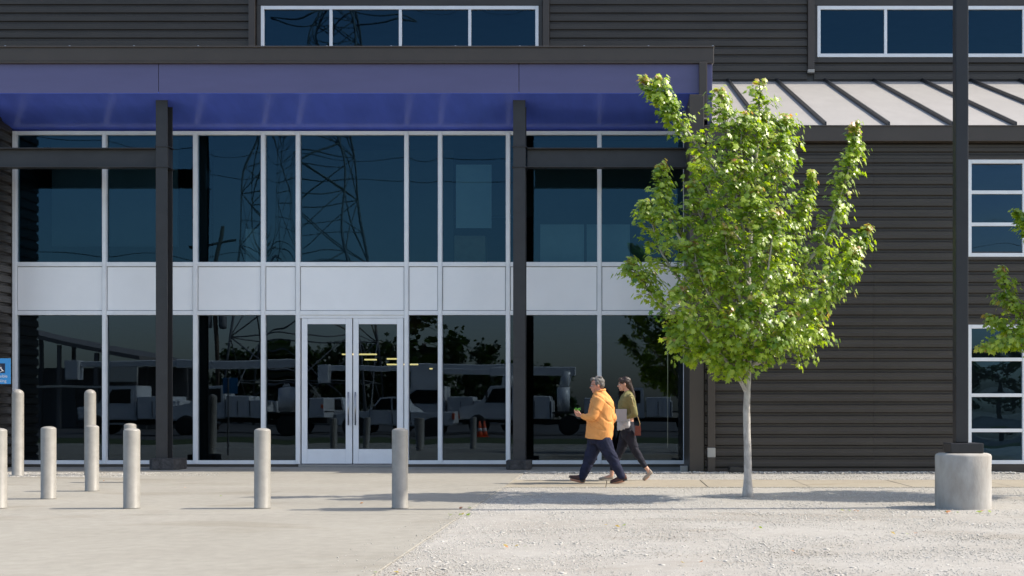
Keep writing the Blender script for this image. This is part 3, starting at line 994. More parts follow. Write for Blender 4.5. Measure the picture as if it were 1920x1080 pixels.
def leaf_mesh(pos, nrm, up, size, tint, young):
    """many leaves as one mesh; every leaf is a folded lobed polygon fan"""
    N = len(pos)
    pos, nrm, up = np.array(pos, float), np.array(nrm, float), np.array(up, float)
    nrm /= np.linalg.norm(nrm, axis=1, keepdims=True) + 1e-9
    up = up - nrm * np.sum(up * nrm, 1, keepdims=True)
    up /= np.linalg.norm(up, axis=1, keepdims=True) + 1e-9
    si = np.cross(up, nrm)
    L = np.array([(0, 0)] + LEAF)
    k_ = len(L)
    zf = np.array([0.0] + [-0.22 * abs(a) - 0.12 * max(b_, 0) for a, b_ in LEAF])
    size = np.array(size)[:, None, None]
    V = pos[:, None, :] + size * (si[:, None, :] * L[None, :, 0:1] + up[:, None, :] * L[None, :, 1:2] + nrm[:, None, :] * zf[None, :, None])
    tri = np.array([(0, i, i % (k_ - 1) + 1) for i in range(1, k_)])
    Fc = (tri[None] + (np.arange(N) * k_)[:, None, None]).reshape(-1)
    me = bpy.data.meshes.new('m')
    me.vertices.add(N * k_)
    me.vertices.foreach_set('co', V.reshape(-1))
    nf = N * (k_ - 1)
    me.loops.add(nf * 3)
    me.loops.foreach_set('vertex_index', Fc.astype(np.int32))
    me.polygons.add(nf)
    me.polygons.foreach_set('loop_start', np.arange(0, nf * 3, 3, dtype=np.int32))
    at = me.attributes.new('lc', 'FLOAT_COLOR', 'POINT')
    c = np.zeros((N, k_, 4), np.float32)
    c[..., 0] = np.array(tint)[:, None]
    c[..., 1] = np.array(young)[:, None]
    c[..., 3] = 1
    at.data.foreach_set('color', c.reshape(-1))
    me.update(calc_edges=True)
    me.polygons.foreach_set('use_smooth', [True] * nf)
    return me


# a few dry leaves and weed tufts
rg = random.Random(21)
P_, N_, U_, S_, T_, Y_ = [], [], [], [], [], []
for (px, d, n_) in ((356, 18.9, 1), (675, 15.7, 1), (425, 17.0, 1), (186, 20.6, 1), (870, 14.9, 2), (965, 10.7, 4), (1405, 12.4, 3), (1700, 11.8, 3), (1850, 14.4, 6), (1780, 14.3, 6),
                    (1300, 9.6, 2), (860, 14.0, 5), (1600, 14.5, 5), (1500, 10.4, 2), (1150, 12.6, 3), (720, 9.1, 3)):
    for i in range(n_):
        xx = PX(px, d) + rg.uniform(-0.12, 0.12)
        P_.append((xx, d + rg.uniform(-0.1, 0.1), 0.012 if px < 800 else GZ + 0.03))
        N_.append((rg.uniform(-.5, .5), rg.uniform(-.5, .5), 1)); U_.append((rg.uniform(-1, 1), rg.uniform(-1, 1), 0.2))
        S_.append(rg.uniform(0.03, 0.06)); T_.append(rg.random()); Y_.append(rg.choice([0.0, 0.5, 0.9]))
o = link('leaf_litter', leaf_mesh(P_, N_, U_, S_, T_, Y_), 'maple_leaf')
o['kind'] = 'stuff'

# ------------------------------------------------------------------ trees
def spline(pts, n_):
    pts = [Vector(p) for p in pts]
    out = []
    ext = [pts[0] * 2 - pts[1]] + pts + [pts[-1] * 2 - pts[-2]]
    for i in range(1, len(ext) - 2):
        p0, p1, p2, p3 = ext[i - 1:i + 3]
        for j in range(n_):
            t = j / n_
            out.append(0.5 * ((2 * p1) + (p2 - p0) * t + (2 * p0 - 5 * p1 + 4 * p2 - p3) * t * t + (3 * p1 - p0 - 3 * p2 + p3) * t ** 3))
    out.append(pts[-1])
    return out


def maple(branches, trunk, base, label, seed, leaf_size=0.080, dens=2.65, mirror=False):
    rg = random.Random(seed)
    tr = empty('maple_tree', base)
    tag(tr, label, 'tree', 'young maples in the gravel')
    tp = spline(trunk[0], 6)
    n_ = len(tp)
    rad = []
    for i in range(n_):
        t = i / (n_ - 1)
        rad.append(0.050 * (1 - t) ** 0.7 + 0.007 + 0.026 * max(0, 1 - t * 16))
    V, Fc = tube_geo(tp, rad, 14)
    V = [v + Vector((noise.noise(v * 9), noise.noise(v * 9 + Vector((5, 0, 0))), 0)) * 0.006 for v in V]
    link('trunk', mesh(V, Fc), 'bark', tr, True)
    P_, N_, U_, S_, T_, Y_ = [], [], [], [], [], []
    tw = []
    cen = Vector((base[0], base[1], base[2] + 3.2))

    def leaves_at(p, outd, n_l, spread, y, tone=0.5):
        for _ in range(n_l):
            g = Vector((rg.gauss(0, 1), rg.gauss(0, 1), rg.gauss(0, 0.55)))
            q = p + g * spread
            nv = Vector((0.42, -0.26, 0.55)) + outd * 0.42 + g * 0.33 + Vector((rg.gauss(0, .28), rg.gauss(0, .28), 0))
            dr = outd * 0.5 + g * 0.5 + Vector((0, 0, -0.65))
            P_.append(q); N_.append(nv); U_.append(dr)
            S_.append(leaf_size * rg.uniform(0.5, 1.25))
            T_.append(min(1, max(0, rg.gauss(tone, 0.2) + y * 0.3)))
            Y_.append(min(1.0, y * rg.uniform(0, 1.0)) if rg.random() < 0.55 else 0.0)

    for (pts, r0, wid) in branches:
        sp_ = spline(pts, 7)
        m_ = len(sp_)
        tubes_r = [r0 * (1 - i / (m_ - 1)) ** 0.9 + 0.004 for i in range(m_)]
        tw.append((sp_, tubes_r))
        length = sum((sp_[i + 1] - sp_[i]).length for i in range(m_ - 1))
        ntw = int(length * 12.5 * dens)
        for j in range(ntw):
            t = 0.13 + 0.87 * (j + rg.random()) / ntw
            f = t * (m_ - 1)
            i = min(int(f), m_ - 2)
            p = sp_[i].lerp(sp_[i + 1], f - i)
            ax = (sp_[i + 1] - sp_[i]).normalized()
            rv = Vector((rg.gauss(0, 1), rg.gauss(0, 1), rg.gauss(0, 0.7)))
            rv = (rv - ax * rv.dot(ax)).normalized()
            outd = (rv * 0.9 + ax * 0.6 + Vector((0, 0, 0.15))).normalized()
            taper = (1 - t) ** 0.75
            ln = wid * (0.16 + 1.05 * taper) * rg.uniform(0.35, 1.35)
            e = p + outd * ln
            tw.append(([p, p.lerp(e, 0.5) + Vector((0, 0, 0.02)), e], [0.005, 0.004, 0.002]))
            yg = 0.9 if t > 0.93 else (0.4 if rg.random() < 0.05 else 0.0)
            tone = rg.uniform(0.25, 1.0)
            nt_ = int(rg.uniform(7, 14)) if t < 0.85 else int(rg.uniform(4, 7))
            leaves_at(e, outd, nt_, 0.062 if t < 0.85 else 0.032, yg, tone)
            leaves_at(p.lerp(e, 0.55), outd, rg.choice((1, 2, 3)), 0.05, yg, tone * 0.8)
        # the shoot tip
        for q in range(6):
            leaves_at(sp_[-1] - (sp_[-1] - sp_[-3]) * (q / 6.0), (sp_[-1] - sp_[-3]).normalized(), 2, 0.02, 1.3 - q * 0.16)
    big = [t_ for t_ in tw if t_[1][0] > 0.006]
    small = [t_ for t_ in tw if t_[1][0] <= 0.006]
    for (p, r) in big:
        tube('limb', p, r, 'bark', tr, 8)
    cr = link('crown', leaf_mesh(P_, N_, U_, S_, T_, Y_), 'maple_leaf', tr)
    cr['kind'] = 'stuff'
    tt = tubes('twigs', small, 'twig', tr, 4)
    tt['kind'] = 'stuff'
    return tr, len(P_)


TD = 17.15
def T(px, py, dy=0.0): return P3(px, py, TD, 0) + Vector((0, dy, 0))


trunk = [[T(1402, 936), T(1402, 860), T(1400, 770), T(1403, 690), T(1408, 600), T(1404, 500, .05), T(1412, 400, .03), T(1418, 290, 0), T(1424, 180, 0.02)]]
BR = [
    ([T(1418, 300), T(1424, 240), T(1424, 155)], 0.012, 0.34),
    ([T(1410, 430), T(1350, 330, .1), T(1285, 235, .15), T(1240, 190, .1), T(1206, 141, .1)], 0.022, 0.25),
    ([T(1285, 235, .15), T(1245, 190, 0), T(1233, 146, -.05)], 0.008, 0.16),
    ([T(1412, 390), T(1380, 300, -.3), T(1352, 235, -.35), T(1350, 182, -.35)], 0.014, 0.30),
    ([T(1414, 380), T(1450, 310, .25), T(1478, 250, .3), T(1483, 212, .3)], 0.014, 0.36),
    ([T(1408, 480), T(1440, 400, -.45), T(1452, 330, -.55), T(1445, 270, -.5)], 0.016, 0.36),
    ([T(1408, 470), T(1360, 400, .5), T(1330, 330, .6), T(1315, 280, .6)], 0.016, 0.36),
    ([T(1403, 640), T(1330, 540, -.25), T(1270, 450, -.35), T(1242, 380, -.3), T(1241, 314, -.3)], 0.024, 0.28),
    ([T(1402, 650), T(1310, 560, .3), T(1245, 470, .45), T(1222, 400, .4), T(1215, 372, .4)], 0.022, 0.34),
    ([T(1402, 672), T(1320, 620, .1), T(1240, 570, .1), T(1200, 520, .1), T(1180, 488, .1)], 0.022, 0.28),
    ([T(1400, 735), T(1370, 690, -.2), T(1320, 640, -.6), T(1285, 590, -.8), T(1270, 555, -.8)], 0.024, 0.38),
    ([T(1402, 690), T(1350, 660, .2), T(1290, 640, .3), T(1252, 612, .3)], 0.016, 0.32),
    ([T(1404, 680), T(1340, 655, -.15), T(1290, 655, -.25), T(1262, 640, -.3)], 0.012, 0.26),
    ([T(1406, 630), T(1470, 540, -.2), T(1535, 460, -.3), T(1570, 370, -.25), T(1592, 300, -.25), T(1596, 241, -.25)], 0.026, 0.25),
    ([T(1406, 600), T(1470, 480, .35), T(1512, 400, .45), T(1533, 314, .45)], 0.020, 0.22),
    ([T(1406, 650), T(1500, 570, .15), T(1570, 510, .2), T(1610, 460, .2), T(1636, 424, .2)], 0.024, 0.30),
    ([T(1406, 660), T(1490, 600, -.5), T(1550, 540, -.75), T(1585, 490, -.8)], 0.022, 0.36),
    ([T(1406, 690), T(1460, 650, .15), T(1510, 620, .2), T(1545, 585, .2)], 0.016, 0.36),
    ([T(1406, 690), T(1460, 660, -.3), T(1505, 645, -.5), T(1530, 625, -.5)], 0.016, 0.36),
    ([T(1404, 660), T(1380, 570, -.6), T(1355, 500, -.8), T(1350, 445, -.8)], 0.020, 0.38),
    ([T(1405, 650), T(1420, 560, -.7), T(1430, 480, -.95), T(1435, 420, -.95)], 0.020, 0.40),
    ([T(1405, 640), T(1440, 560, .6), T(1470, 470, .8), T(1470, 420, .85)], 0.020, 0.32),
    ([T(1404, 640), T(1390, 550, .7), T(1370, 470, .95), T(1360, 410, 1.0)], 0.020, 0.40),
    ([T(1408, 540), T(1350, 470, -.2), T(1310, 410, -.25), T(1300, 350, -.25)], 0.018, 0.36),
    ([T(1412, 420), T(1395, 340, -.25), T(1385, 280, -.3), T(1392, 225, -.3)], 0.012, 0.40),
    ([T(1414, 400), T(1432, 320, .3), T(1440, 250, .35), T(1438, 205, .3)], 0.012, 0.36),
    ([T(1410, 500), T(1385, 430, -.5), T(1372, 370, -.6), T(1378, 320, -.55)], 0.014, 0.42),
    ([T(1408, 560), T(1420, 500, -.6), T(1415, 430, -.8), T(1405, 380, -.8)], 0.014, 0.42),
    ([T(1404, 620), T(1340, 580, -.5), T(1305, 520, -.65), T(1295, 470, -.6)], 0.016, 0.42),
    ([T(1404, 690), T(1400, 660, -.6), T(1410, 620, -1.0), T(1405, 570, -1.15)], 0.016, 0.42),
    ([T(1400, 738), T(1385, 712, -.05), T(1366, 690, -.1), T(1345, 655, -.1), T(1325, 610, -.1)], 0.022, 0.34),
    ([T(1402, 700), T(1385, 670, -.5), T(1370, 640, -.9), T(1350, 600, -1.1)], 0.016, 0.38),
    ([T(1405, 690), T(1430, 665, -.5), T(1450, 640, -.85), T(1465, 600, -1.0)], 0.016, 0.38),
]
_, nl = maple(BR, trunk, (PX(1402, TD), TD, GZ), 'young maple with pale trunk and bright green crown in the gravel', 11)

# the second maple, its left shoots reach into the picture
dx = PX(2026, 17.5) - PX(1402, TD)
rr2 = random.Random(5)


def T2(p, k_=1.0):
    return Vector((PX(1402, TD) + dx + (p.x - PX(1402, TD)) * k_, p.y + 0.35, p.z))


tr2 = [[T2(p) for p in trunk[0]]]
BR2 = []
for i, (pts, r0, wd) in enumerate(BR):
    if i in (1, 2):
        continue
    BR2.append(([T2(p, -0.30) + Vector((0, 0, rr2.uniform(-0.2, 0.15) * (j / len(pts)))) for j, p in enumerate(pts)], r0, wd * 0.9))
T3 = lambda px, py, dy=0.0: P3(px, py, 17.3, dy)
BR2 += [([T3(2010, 560), T3(1960, 470, .1), T3(1930, 425, .1), T3(1912, 393, .1)], 0.010, 0.12),
        ([T3(1985, 690), T3(1925, 640, -.1), T3(1880, 640, -.1), T3(1835, 655, -.1)], 0.012, 0.16),
        ([T3(1985, 680), T3(1930, 610, .1), T3(1895, 560, .1), T3(1880, 500, .1)], 0.012, 0.18),
        ([T3(1985, 690), T3(1930, 650, .2), T3(1890, 610, .2), T3(1862, 590, .2)], 0.010, 0.14)]
maple(BR2, tr2, (PX(1402, TD) + dx, TD + 0.35, GZ), 'second young maple beyond right edge, only its left shoots showing', 23)

# ------------------------------------------------------------------ people
def ico(bm, c, r, sub=3, rot=None):
    m4 = Matrix.Translation(c)
    if rot is not None:
        m4 = m4 @ rot
    m4 = m4 @ Matrix.Diagonal((r[0], r[1], r[2], 1))
    bmesh.ops.create_icosphere(bm, subdivisions=sub, radius=1.0, matrix=m4)


def capsule(bm, p0, r0, p1, r1, flat=1.0):
    """tapered round limb from p0 to p1"""
    p0, p1 = Vector(p0), Vector(p1)
    n_ = max(2, int((p1 - p0).length / (0.45 * min(r0, r1))) + 1)
    n_ = min(n_, 14)
    V, Fc = tube_geo([p0.lerp(p1, i / n_) for i in range(n_ + 1)], [r0 + (r1 - r0) * i / n_ for i in range(n_ + 1)], 16)
    vs_ = [bm.verts.new(v) for v in V]
    for f in Fc:
        bm.faces.new([vs_[i] for i in f])
    ico(bm, p0, (r0, r0, r0), 2)
    ico(bm, p1, (r1, r1, r1), 2)


def chain(bm, pts):
    for (a, ra), (b_, rb) in zip(pts[:-1], pts[1:]):
        capsule(bm, a, ra, b_, rb)


def loft(bm, rings, seg=28):
    """rings: (cx, cy, cz, half depth x, half width y, tilt) stacked bottom to top, squarish ellipses"""
    V = []
    for (cx, cy, cz, a, b_, *tl) in rings:
        t_ = tl[0] if tl else 0
        for k_ in range(seg):
            th = 2 * math.pi * k_ / seg
            c, s = math.cos(th), math.sin(th)
            e = 0.86
            V.append(bm.verts.new((cx + a * math.copysign(abs(c) ** e, c), cy + b_ * math.copysign(abs(s) ** e, s), cz + t_ * c)))
    n_ = len(rings)
    for i in range(n_ - 1):
        for k_ in range(seg):
            j = (k_ + 1) % seg
            bm.faces.new((V[i * seg + k_], V[i * seg + j], V[(i + 1) * seg + j], V[(i + 1) * seg + k_]))
    bm.faces.new([V[k_] for k_ in range(seg)][::-1])
    bm.faces.new([V[(n_ - 1) * seg + k_] for k_ in range(seg)])


def grow(name, bm, vox, mat, parent, smooth_it=3, wrinkle=0.0, wscale=(14, 14, 5)):
    bmesh.ops.recalc_face_normals(bm, faces=bm.faces)
    me = bpy.data.meshes.new('m')
    bm.to_mesh(me); bm.free()
    ob = bpy.data.objects.new('tmp', me)
    COL.objects.link(ob)
    md = ob.modifiers.new('r', 'REMESH'); md.mode = 'VOXEL'; md.voxel_size = vox
    ms = ob.modifiers.new('s', 'SMOOTH'); ms.factor = 0.5; ms.iterations = smooth_it
    bpy.context.view_layer.update()
    dg = bpy.context.evaluated_depsgraph_get()
    out = bpy.data.meshes.new_from_object(ob.evaluated_get(dg))
    bpy.data.objects.remove(ob)
    if wrinkle:
        no = [v.normal.copy() for v in out.vertices]
        for v, nn in zip(out.vertices, no):
            q = v.co
            f = 0.8 * noise.noise(Vector((q.x * wscale[0] * .5 + q.z * 2, q.y * wscale[1] * .5, q.z * wscale[2])))
            rd = noise.noise(Vector((q.x * 5.5 + q.z * 7.5, q.y * 5.5, q.z * 2.6 - q.x * 2.0)))
            f -= 0.75 * max(0.0, 1 - abs(rd) * 4.5)
            rd = noise.noise(Vector((q.x * 13 - q.z * 10, q.y * 13, q.z * 6 + 4.0)))
            f += 0.30 * rd
            v.co = q + nn * (f * wrinkle)
    return link(name, out, mat, parent, True)


def hand(bm, wrist, palm_dir, curl_dir, side, r=0.0085, size=1.0):
    """palm plus four curled fingers and a thumb. palm_dir: towards knuckles, curl_dir: where fingers bend to, side: across knuckles"""
    pd, cd, sd_ = Vector(palm_dir).normalized(), Vector(curl_dir).normalized(), Vector(side).normalized()
    w_ = Vector(wrist)
    kn = w_ + pd * 0.085 * size
    for i in range(4):
        off = (i - 1.5) * 0.020 * size
        capsule(bm, w_ + sd_ * off * 0.6 + pd * 0.015, 0.015 * size, kn + sd_ * off, 0.0125 * size)
    for i, ln in enumerate((0.072, 0.080, 0.075, 0.058)):
        off = (i - 1.5) * 0.0215 * size
        a = kn + sd_ * off
        b_ = a + (pd * 0.75 + cd * 0.55) * ln * 0.48 * size
        c = b_ + (pd * 0.05 + cd * 1.0) * ln * 0.34 * size
        d_ = c + (cd * 0.75 - pd * 0.5) * ln * 0.26 * size
        chain(bm, [(a, r * 1.12), (b_, r), (c, r * 0.92), (d_, r * 0.8)])
    t0 = w_ + pd * 0.025 * size + sd_ * -0.028 * size
    t1 = t0 + (pd * 0.6 - sd_ * 0.55 + cd * 0.5) * 0.040 * size
    t2 = t1 + (pd * 0.75 + cd * 0.55 + sd_ * 0.15) * 0.034 * size
    chain(bm, [(t0, 0.014 * size), (t1, 0.0105 * size), (t2, 0.0085 * size)])


def head(bm, c, s=1.0, tilt=0.0):
    """head in profile looking towards -x; c = centre of skull, about 0.24 m tall"""
    def q(x, y, z):
        v = Vector((x, y, z)) * s
        v = Matrix.Rotation(tilt, 3, 'Y') @ v
        return Vector(c) + v
    ico(bm, q(0.012, 0, 0.030), (0.097 * s, 0.076 * s, 0.092 * s))
    ico(bm, q(-0.030, 0, -0.025), (0.062 * s, 0.061 * s, 0.085 * s))
    ico(bm, q(-0.040, 0, -0.080), (0.042 * s, 0.044 * s, 0.034 * s))       # jaw
    ico(bm, q(-0.068, 0, -0.094), (0.018 * s, 0.022 * s, 0.017 * s))       # chin
    ico(bm, q(-0.076, 0, 0.024), (0.017 * s, 0.050 * s, 0.013 * s))        # brow
    capsule(bm, q(-0.086, 0, 0.008), 0.009 * s, q(-0.106, 0, -0.026), 0.012 * s)   # nose
    for sgn in (-1, 1):
        ico(bm, q(-0.094, sgn * 0.010, -0.030), (0.010 * s, 0.008 * s, 0.008 * s), 2)
        ico(bm, q(-0.066, sgn * 0.036, -0.026), (0.024 * s, 0.020 * s, 0.020 * s), 2)   # cheek
        ico(bm, q(0.012, sgn * 0.078, -0.008), (0.017 * s, 0.010 * s, 0.030 * s), 2)    # ear
    ico(bm, q(-0.088, 0, -0.054), (0.010 * s, 0.022 * s, 0.006 * s), 2)    # lips
    ico(bm, q(-0.086, 0, -0.066), (0.010 * s, 0.020 * s, 0.0065 * s), 2)
    return q


def shoe(name, heel, toe, up, mat, parent, width=0.05, ht=0.075, flat=False):
    heel, toe, up = Vector(heel), Vector(toe), Vector(up).normalized()
    ax = (toe - heel)
    L = ax.length
    ax.normalize()
    up = (up - ax * up.dot(ax)).normalized()
    sd_ = ax.cross(up)
    V, Fc = [], []
    prof = [(0.0, 0.55, 0.9), (0.06, 0.80, 1.0), (0.22, 0.86, 1.0 if not flat else 0.62), (0.42, 0.92, 0.86 if not flat else 0.46), (0.60, 1.0, 0.62 if not flat else 0.42),
            (0.80, 0.96, 0.46 if not flat else 0.36), (0.94, 0.70, 0.36 if not flat else 0.28), (1.0, 0.35, 0.22)]
    seg = 14
    for t, wd, hh in prof:
        for k_ in range(seg):
            a = 2 * math.pi * k_ / seg
            cs, sn = math.cos(a), math.sin(a)
            z = (max(sn, -0.0) * hh * ht) if sn > 0 else 0.012 * sn
            V.append(heel + ax * (L * t) + sd_ * (cs * wd * width * (1 if sn <= 0.2 else 0.92)) + up * (z + 0.014))
    for i in range(len(prof) - 1):
        for k_ in range(seg):
            j = (k_ + 1) % seg
            Fc.append((i * seg + k_, i * seg + j, (i + 1) * seg + j, (i + 1) * seg + k_))
    Fc.append(tuple(range(seg))[::-1]); Fc.append(tuple(range((len(prof) - 1) * seg, len(prof) * seg)))
    o = link(name, mesh(V, Fc), mat, parent, True)
    # sole and heel block
    bm = bmesh.new()
    outl = [(0.0, 0.6), (0.08, 0.92), (0.3, 0.88), (0.6, 1.06), (0.85, 0.98), (0.97, 0.6), (1.02, 0.2)]
    ring = [(t, wd) for t, wd in outl] + [(t, -wd) for t, wd in outl[::-1]]
    A = [bm.verts.new(heel + ax * (L * t) + sd_ * (wd * width) + up * 0.013) for t, wd in ring]
    B = [bm.verts.new(heel + ax * (L * t) + sd_ * (wd * width) + up * 0.001) for t, wd in ring]
    bm.faces.new(A); bm.faces.new(B[::-1])
    for i in range(len(A)):
        j = (i + 1) % len(A)
        bm.faces.new((A[i], B[i], B[j], A[j]))
    if not flat:
        A2 = [bm.verts.new(heel + ax * (L * t) + sd_ * (wd * width * .9) + up * z) for t, wd in ((0.0, .6), (.08, .92), (.27, .88), (.27, -.88), (.08, -.92), (0, -.6)) for z in (0.001, -0.018)]
        k_ = 6
        bm.faces.new([A2[2 * i] for i in range(k_)]); bm.faces.new([A2[2 * i + 1] for i in range(k_)][::-1])
        for i in range(k_):
            j = (i + 1) % k_
            bm.faces.new((A2[2 * i], A2[2 * i + 1], A2[2 * j + 1], A2[2 * j]))
    link('sole', bm_mesh(bm), 'chassis' if not flat else mat, o)
    return o


def glasses(q, parent, s=1.0):
    lst = []
    for sg_ in (-1, 1):
        ring = [q(-0.098 + 0.012 * abs(math.sin(a)) * 0, sg_ * 0.034 + 0.024 * math.cos(a), 0.006 + 0.019 * math.sin(a)) for a in [i / 12 * 2 * math.pi for i in range(13)]]
        lst.append((ring, 0.0022))
        lst.append(([q(-0.096, sg_ * 0.058, 0.012), q(-0.05, sg_ * 0.080, 0.012), q(0.012, sg_ * 0.084, 0.008)], 0.0022))
    lst.append(([q(-0.099, -0.011, 0.010), q(-0.102, 0, 0.012), q(-0.099, 0.011, 0.010)], 0.0022))
    return tubes('glasses', lst, 'frame_black', parent, 6)


# ---- the man
MD = 20.15
def M(px, py, dy=0.0): return P3(px, py, MD) + Vector((0, dy, 0))


man = empty('person', (PX(1122, MD), MD, 0))
tag(man, 'man in untucked orange shirt and navy trousers walking left, nearer of the two walkers', 'person', 'two people walking past the entrance')
u = MD / F
bm = bmesh.new()
hc = M(1119.5, 722.5)
hq = head(bm, hc, 1.06, R(-6))
chain(bm, [(M(1127, 745), 0.075), (M(1123, 733), 0.062), (hc + Vector((0.015, 0, -0.03)), 0.058)])
loft(bm, [(M(1124, 815).x, MD, M(0, 815).z, 0.13, 0.15), (M(1126, 790).x, MD, M(0, 790).z, 0.15, 0.15), (M(1127, 765).x, MD, M(0, 765).z, 0.14, 0.16),
          (M(1127, 750).x, MD, M(0, 750).z, 0.11, 0.17), (M(1126, 742).x, MD, M(0, 742).z, 0.06, 0.10)])
for (sh, el, wr) in (((1124, 750, -.19), (1110, 783, -.25), (1092, 779.5, -.22)), ((1131, 750, .19), (1149, 784, .25), (1135, 806, .26))):
    chain(bm, [(M(*sh), 0.056), (M(*el), 0.043), (M(*wr), 0.030)])
hand(bm, M(1092, 779.5, -.22), (-0.95, 0.05, 0.32), (-0.15, 0.75, 0.6), (0.15, 0.45, -0.85), 0.0092, 1.02)
hand(bm, M(1135, 806, .26), (-0.45, 0, -0.9), (-0.8, -0.3, 0.1), (0.3, -0.9, 0), 0.0092, 1.0)
legs_m = (((1130, 822, -.085), (1149, 860, -.09), (1166, 893, -.09)), ((1118, 822, .085), (1108, 858, .09), (1091, 897, .09)))
for (a, b_, c) in legs_m:
    chain(bm, [(M(*a), 0.090), (M(*b_), 0.058), (M(*c), 0.042)])
chain(bm, [(M(1166, 893, -.09), 0.04), (M(1168, 900, -.09), 0.034), (M(1148, 905, -.09), 0.026)])
chain(bm, [(M(1091, 897, .09), 0.04), (M(1092, 903, .09), 0.034), (M(1071, 899, .09), 0.026)])
grow('body', bm, 0.0058, 'skin_man', man, 2)
# hair: cap over skull and back of head
bm = bmesh.new()
for (x_, y_, z_, rx_, ry_, rz_) in ((0.030, 0, 0.052, 0.098, 0.083, 0.085), (0.062, 0, 0.005, 0.058, 0.074, 0.075), (-0.045, 0, 0.100, 0.050, 0.060, 0.030),
                                    (0.010, -0.070, 0.030, 0.040, 0.017, 0.045), (0.010, 0.070, 0.030, 0.040, 0.017, 0.045), (-0.075, 0, 0.082, 0.022, 0.050, 0.020),
                                    (0.060, -0.02, 0.115, 0.04, 0.04, 0.025), (0.02, 0.03, 0.128, 0.04, 0.035, 0.02)):
    ico(bm, hq(x_, y_, z_), (rx_, ry_, rz_), 3)
grow('hair', bm, 0.007, 'hair_grey', man, 1, 0.006, (60, 60, 50))
glasses(hq, man)
for sg_ in (-1, 1):
    bm = bmesh.new()
    ico(bm, hq(-0.080, sg_ * 0.033, 0.004), (0.012, 0.013, 0.011), 2)
    link('eye', bm_mesh(bm), 'eye_white', man, True)
# shirt
bm = bmesh.new()
Rg = lambda x0, x1, py, b_, tl=0.0: ((M(x0, 0).x + M(x1, 0).x) / 2, MD, M(0, py).z, (x1 - x0) / 2 * u, b_, tl)
loft(bm, [Rg(1096.5, 1147, 824, 0.222, -0.03), Rg(1097.5, 1148.5, 815, 0.232, -0.01), Rg(1098.5, 1151, 800, 0.238), Rg(1100.5, 1152.5, 780, 0.240), Rg(1103.5, 1153, 764, 0.238),
          Rg(1105.5, 1151, 753, 0.235), Rg(1109, 1145.5, 745.5, 0.205), Rg(1112, 1140, 740, 0.14), Rg(1113, 1136, 735, 0.085), Rg(1116, 1133.5, 730.5, 0.062)])
chain(bm, [(M(1125, 751, -.195), 0.085), (M(1117, 770, -.235), 0.082), (M(1111, 782, -.255), 0.074), (M(1101, 782, -.245), 0.056), (M(1093.5, 780, -.225), 0.043)])
chain(bm, [(M(1133, 752, .195), 0.085), (M(1143, 770, .235), 0.080), (M(1149, 784, .255), 0.066), (M(1143, 797, .26), 0.05), (M(1137, 804, .26), 0.042)])
sh = grow('shirt', bm, 0.0085, 'shirt_orange', man, 3, 0.015, (13, 13, 4.5))
# collar
cpts = [Vector((hc.x + 0.062 + 0.0 + 0.070 * math.cos(a) - 0.005, MD + 0.066 * math.sin(a), M(0, 733).z + 0.022 * math.cos(a))) for a in [R(t) for t in range(-150, 151, 25)]]
tube('collar', cpts, 0.017, 'shirt_orange', man, 8)
# trousers
bm = bmesh.new()
loft(bm, [(M(1121, 832).x, MD, M(0, 832).z, 0.13, 0.145), (M(1122, 822).x, MD, M(0, 822).z, 0.165, 0.17), (M(1123, 805).x, MD, M(0, 805).z, 0.185, 0.18), (M(1124, 795).x, MD, M(0, 795).z, 0.18, 0.175)])
chain(bm, [(M(1131, 826, -.085), 0.138), (M(1140, 845, -.09), 0.115), (M(1149.5, 862, -.09), 0.093), (M(1158, 878, -.09), 0.080), (M(1165.5, 893, -.09), 0.068)])
chain(bm, [(M(1116, 826, .085), 0.132), (M(1111, 845, .09), 0.115), (M(1105, 863, .09), 0.098), (M(1097, 882, .09), 0.082), (M(1091, 896, .09), 0.070)])
grow('trousers', bm, 0.0095, 'trousers_navy', man, 3, 0.012, (13, 13, 8))
zg = 0.002
shoe('shoe', (M(1176, 0).x, MD - 0.09, zg + 0.070), (M(1144.5, 0).x, MD - 0.095, zg + 0.006), (0.25, 0, 1), 'leather_brown', man, 0.050, 0.085)
shoe('shoe', (M(1096.5, 0).x, MD + 0.09, zg + 0.020), (M(1066, 0).x, MD + 0.095, zg + 0.085), (0.2, 0, 1), 'leather_brown', man, 0.050, 0.085)
# sprig in his hand
hp = M(1083.5, 774, -.20)
P_, N_, U_, S_, T_, Y_ = [], [], [], [], [], []
st = []
for i in range(7):
    e = hp + Vector((rg.uniform(-.045, .05), rg.uniform(-.03, .03), rg.uniform(.04, .085)))
    st.append(([hp + Vector((0, 0, -0.03)), hp.lerp(e, .5), e], 0.003))
spg = tubes('plant_sprig', st, 'sprig_green', None, 5)
for i in range(12):
    e = hp + Vector((rg.uniform(-.05, .05), rg.uniform(-.03, .03), rg.uniform(.02, .085)))
    P_.append(e); N_.append((rg.gauss(0, 1), -1, rg.gauss(0, 1))); U_.append((rg.gauss(0, 1), 0, 1)); S_.append(0.035); T_.append(1.0); Y_.append(0)
tag(spg, 'small bright green sprig held up in the orange-shirted man\'s hand', 'sprig')
link('leaves', leaf_mesh(P_, N_, U_, S_, T_, Y_), 'sprig_green', spg)

# ---- the woman
WD = 21.0
def Wm(px, py, dy=0.0): return P3(px, py, WD) + Vector((0, dy, 0))


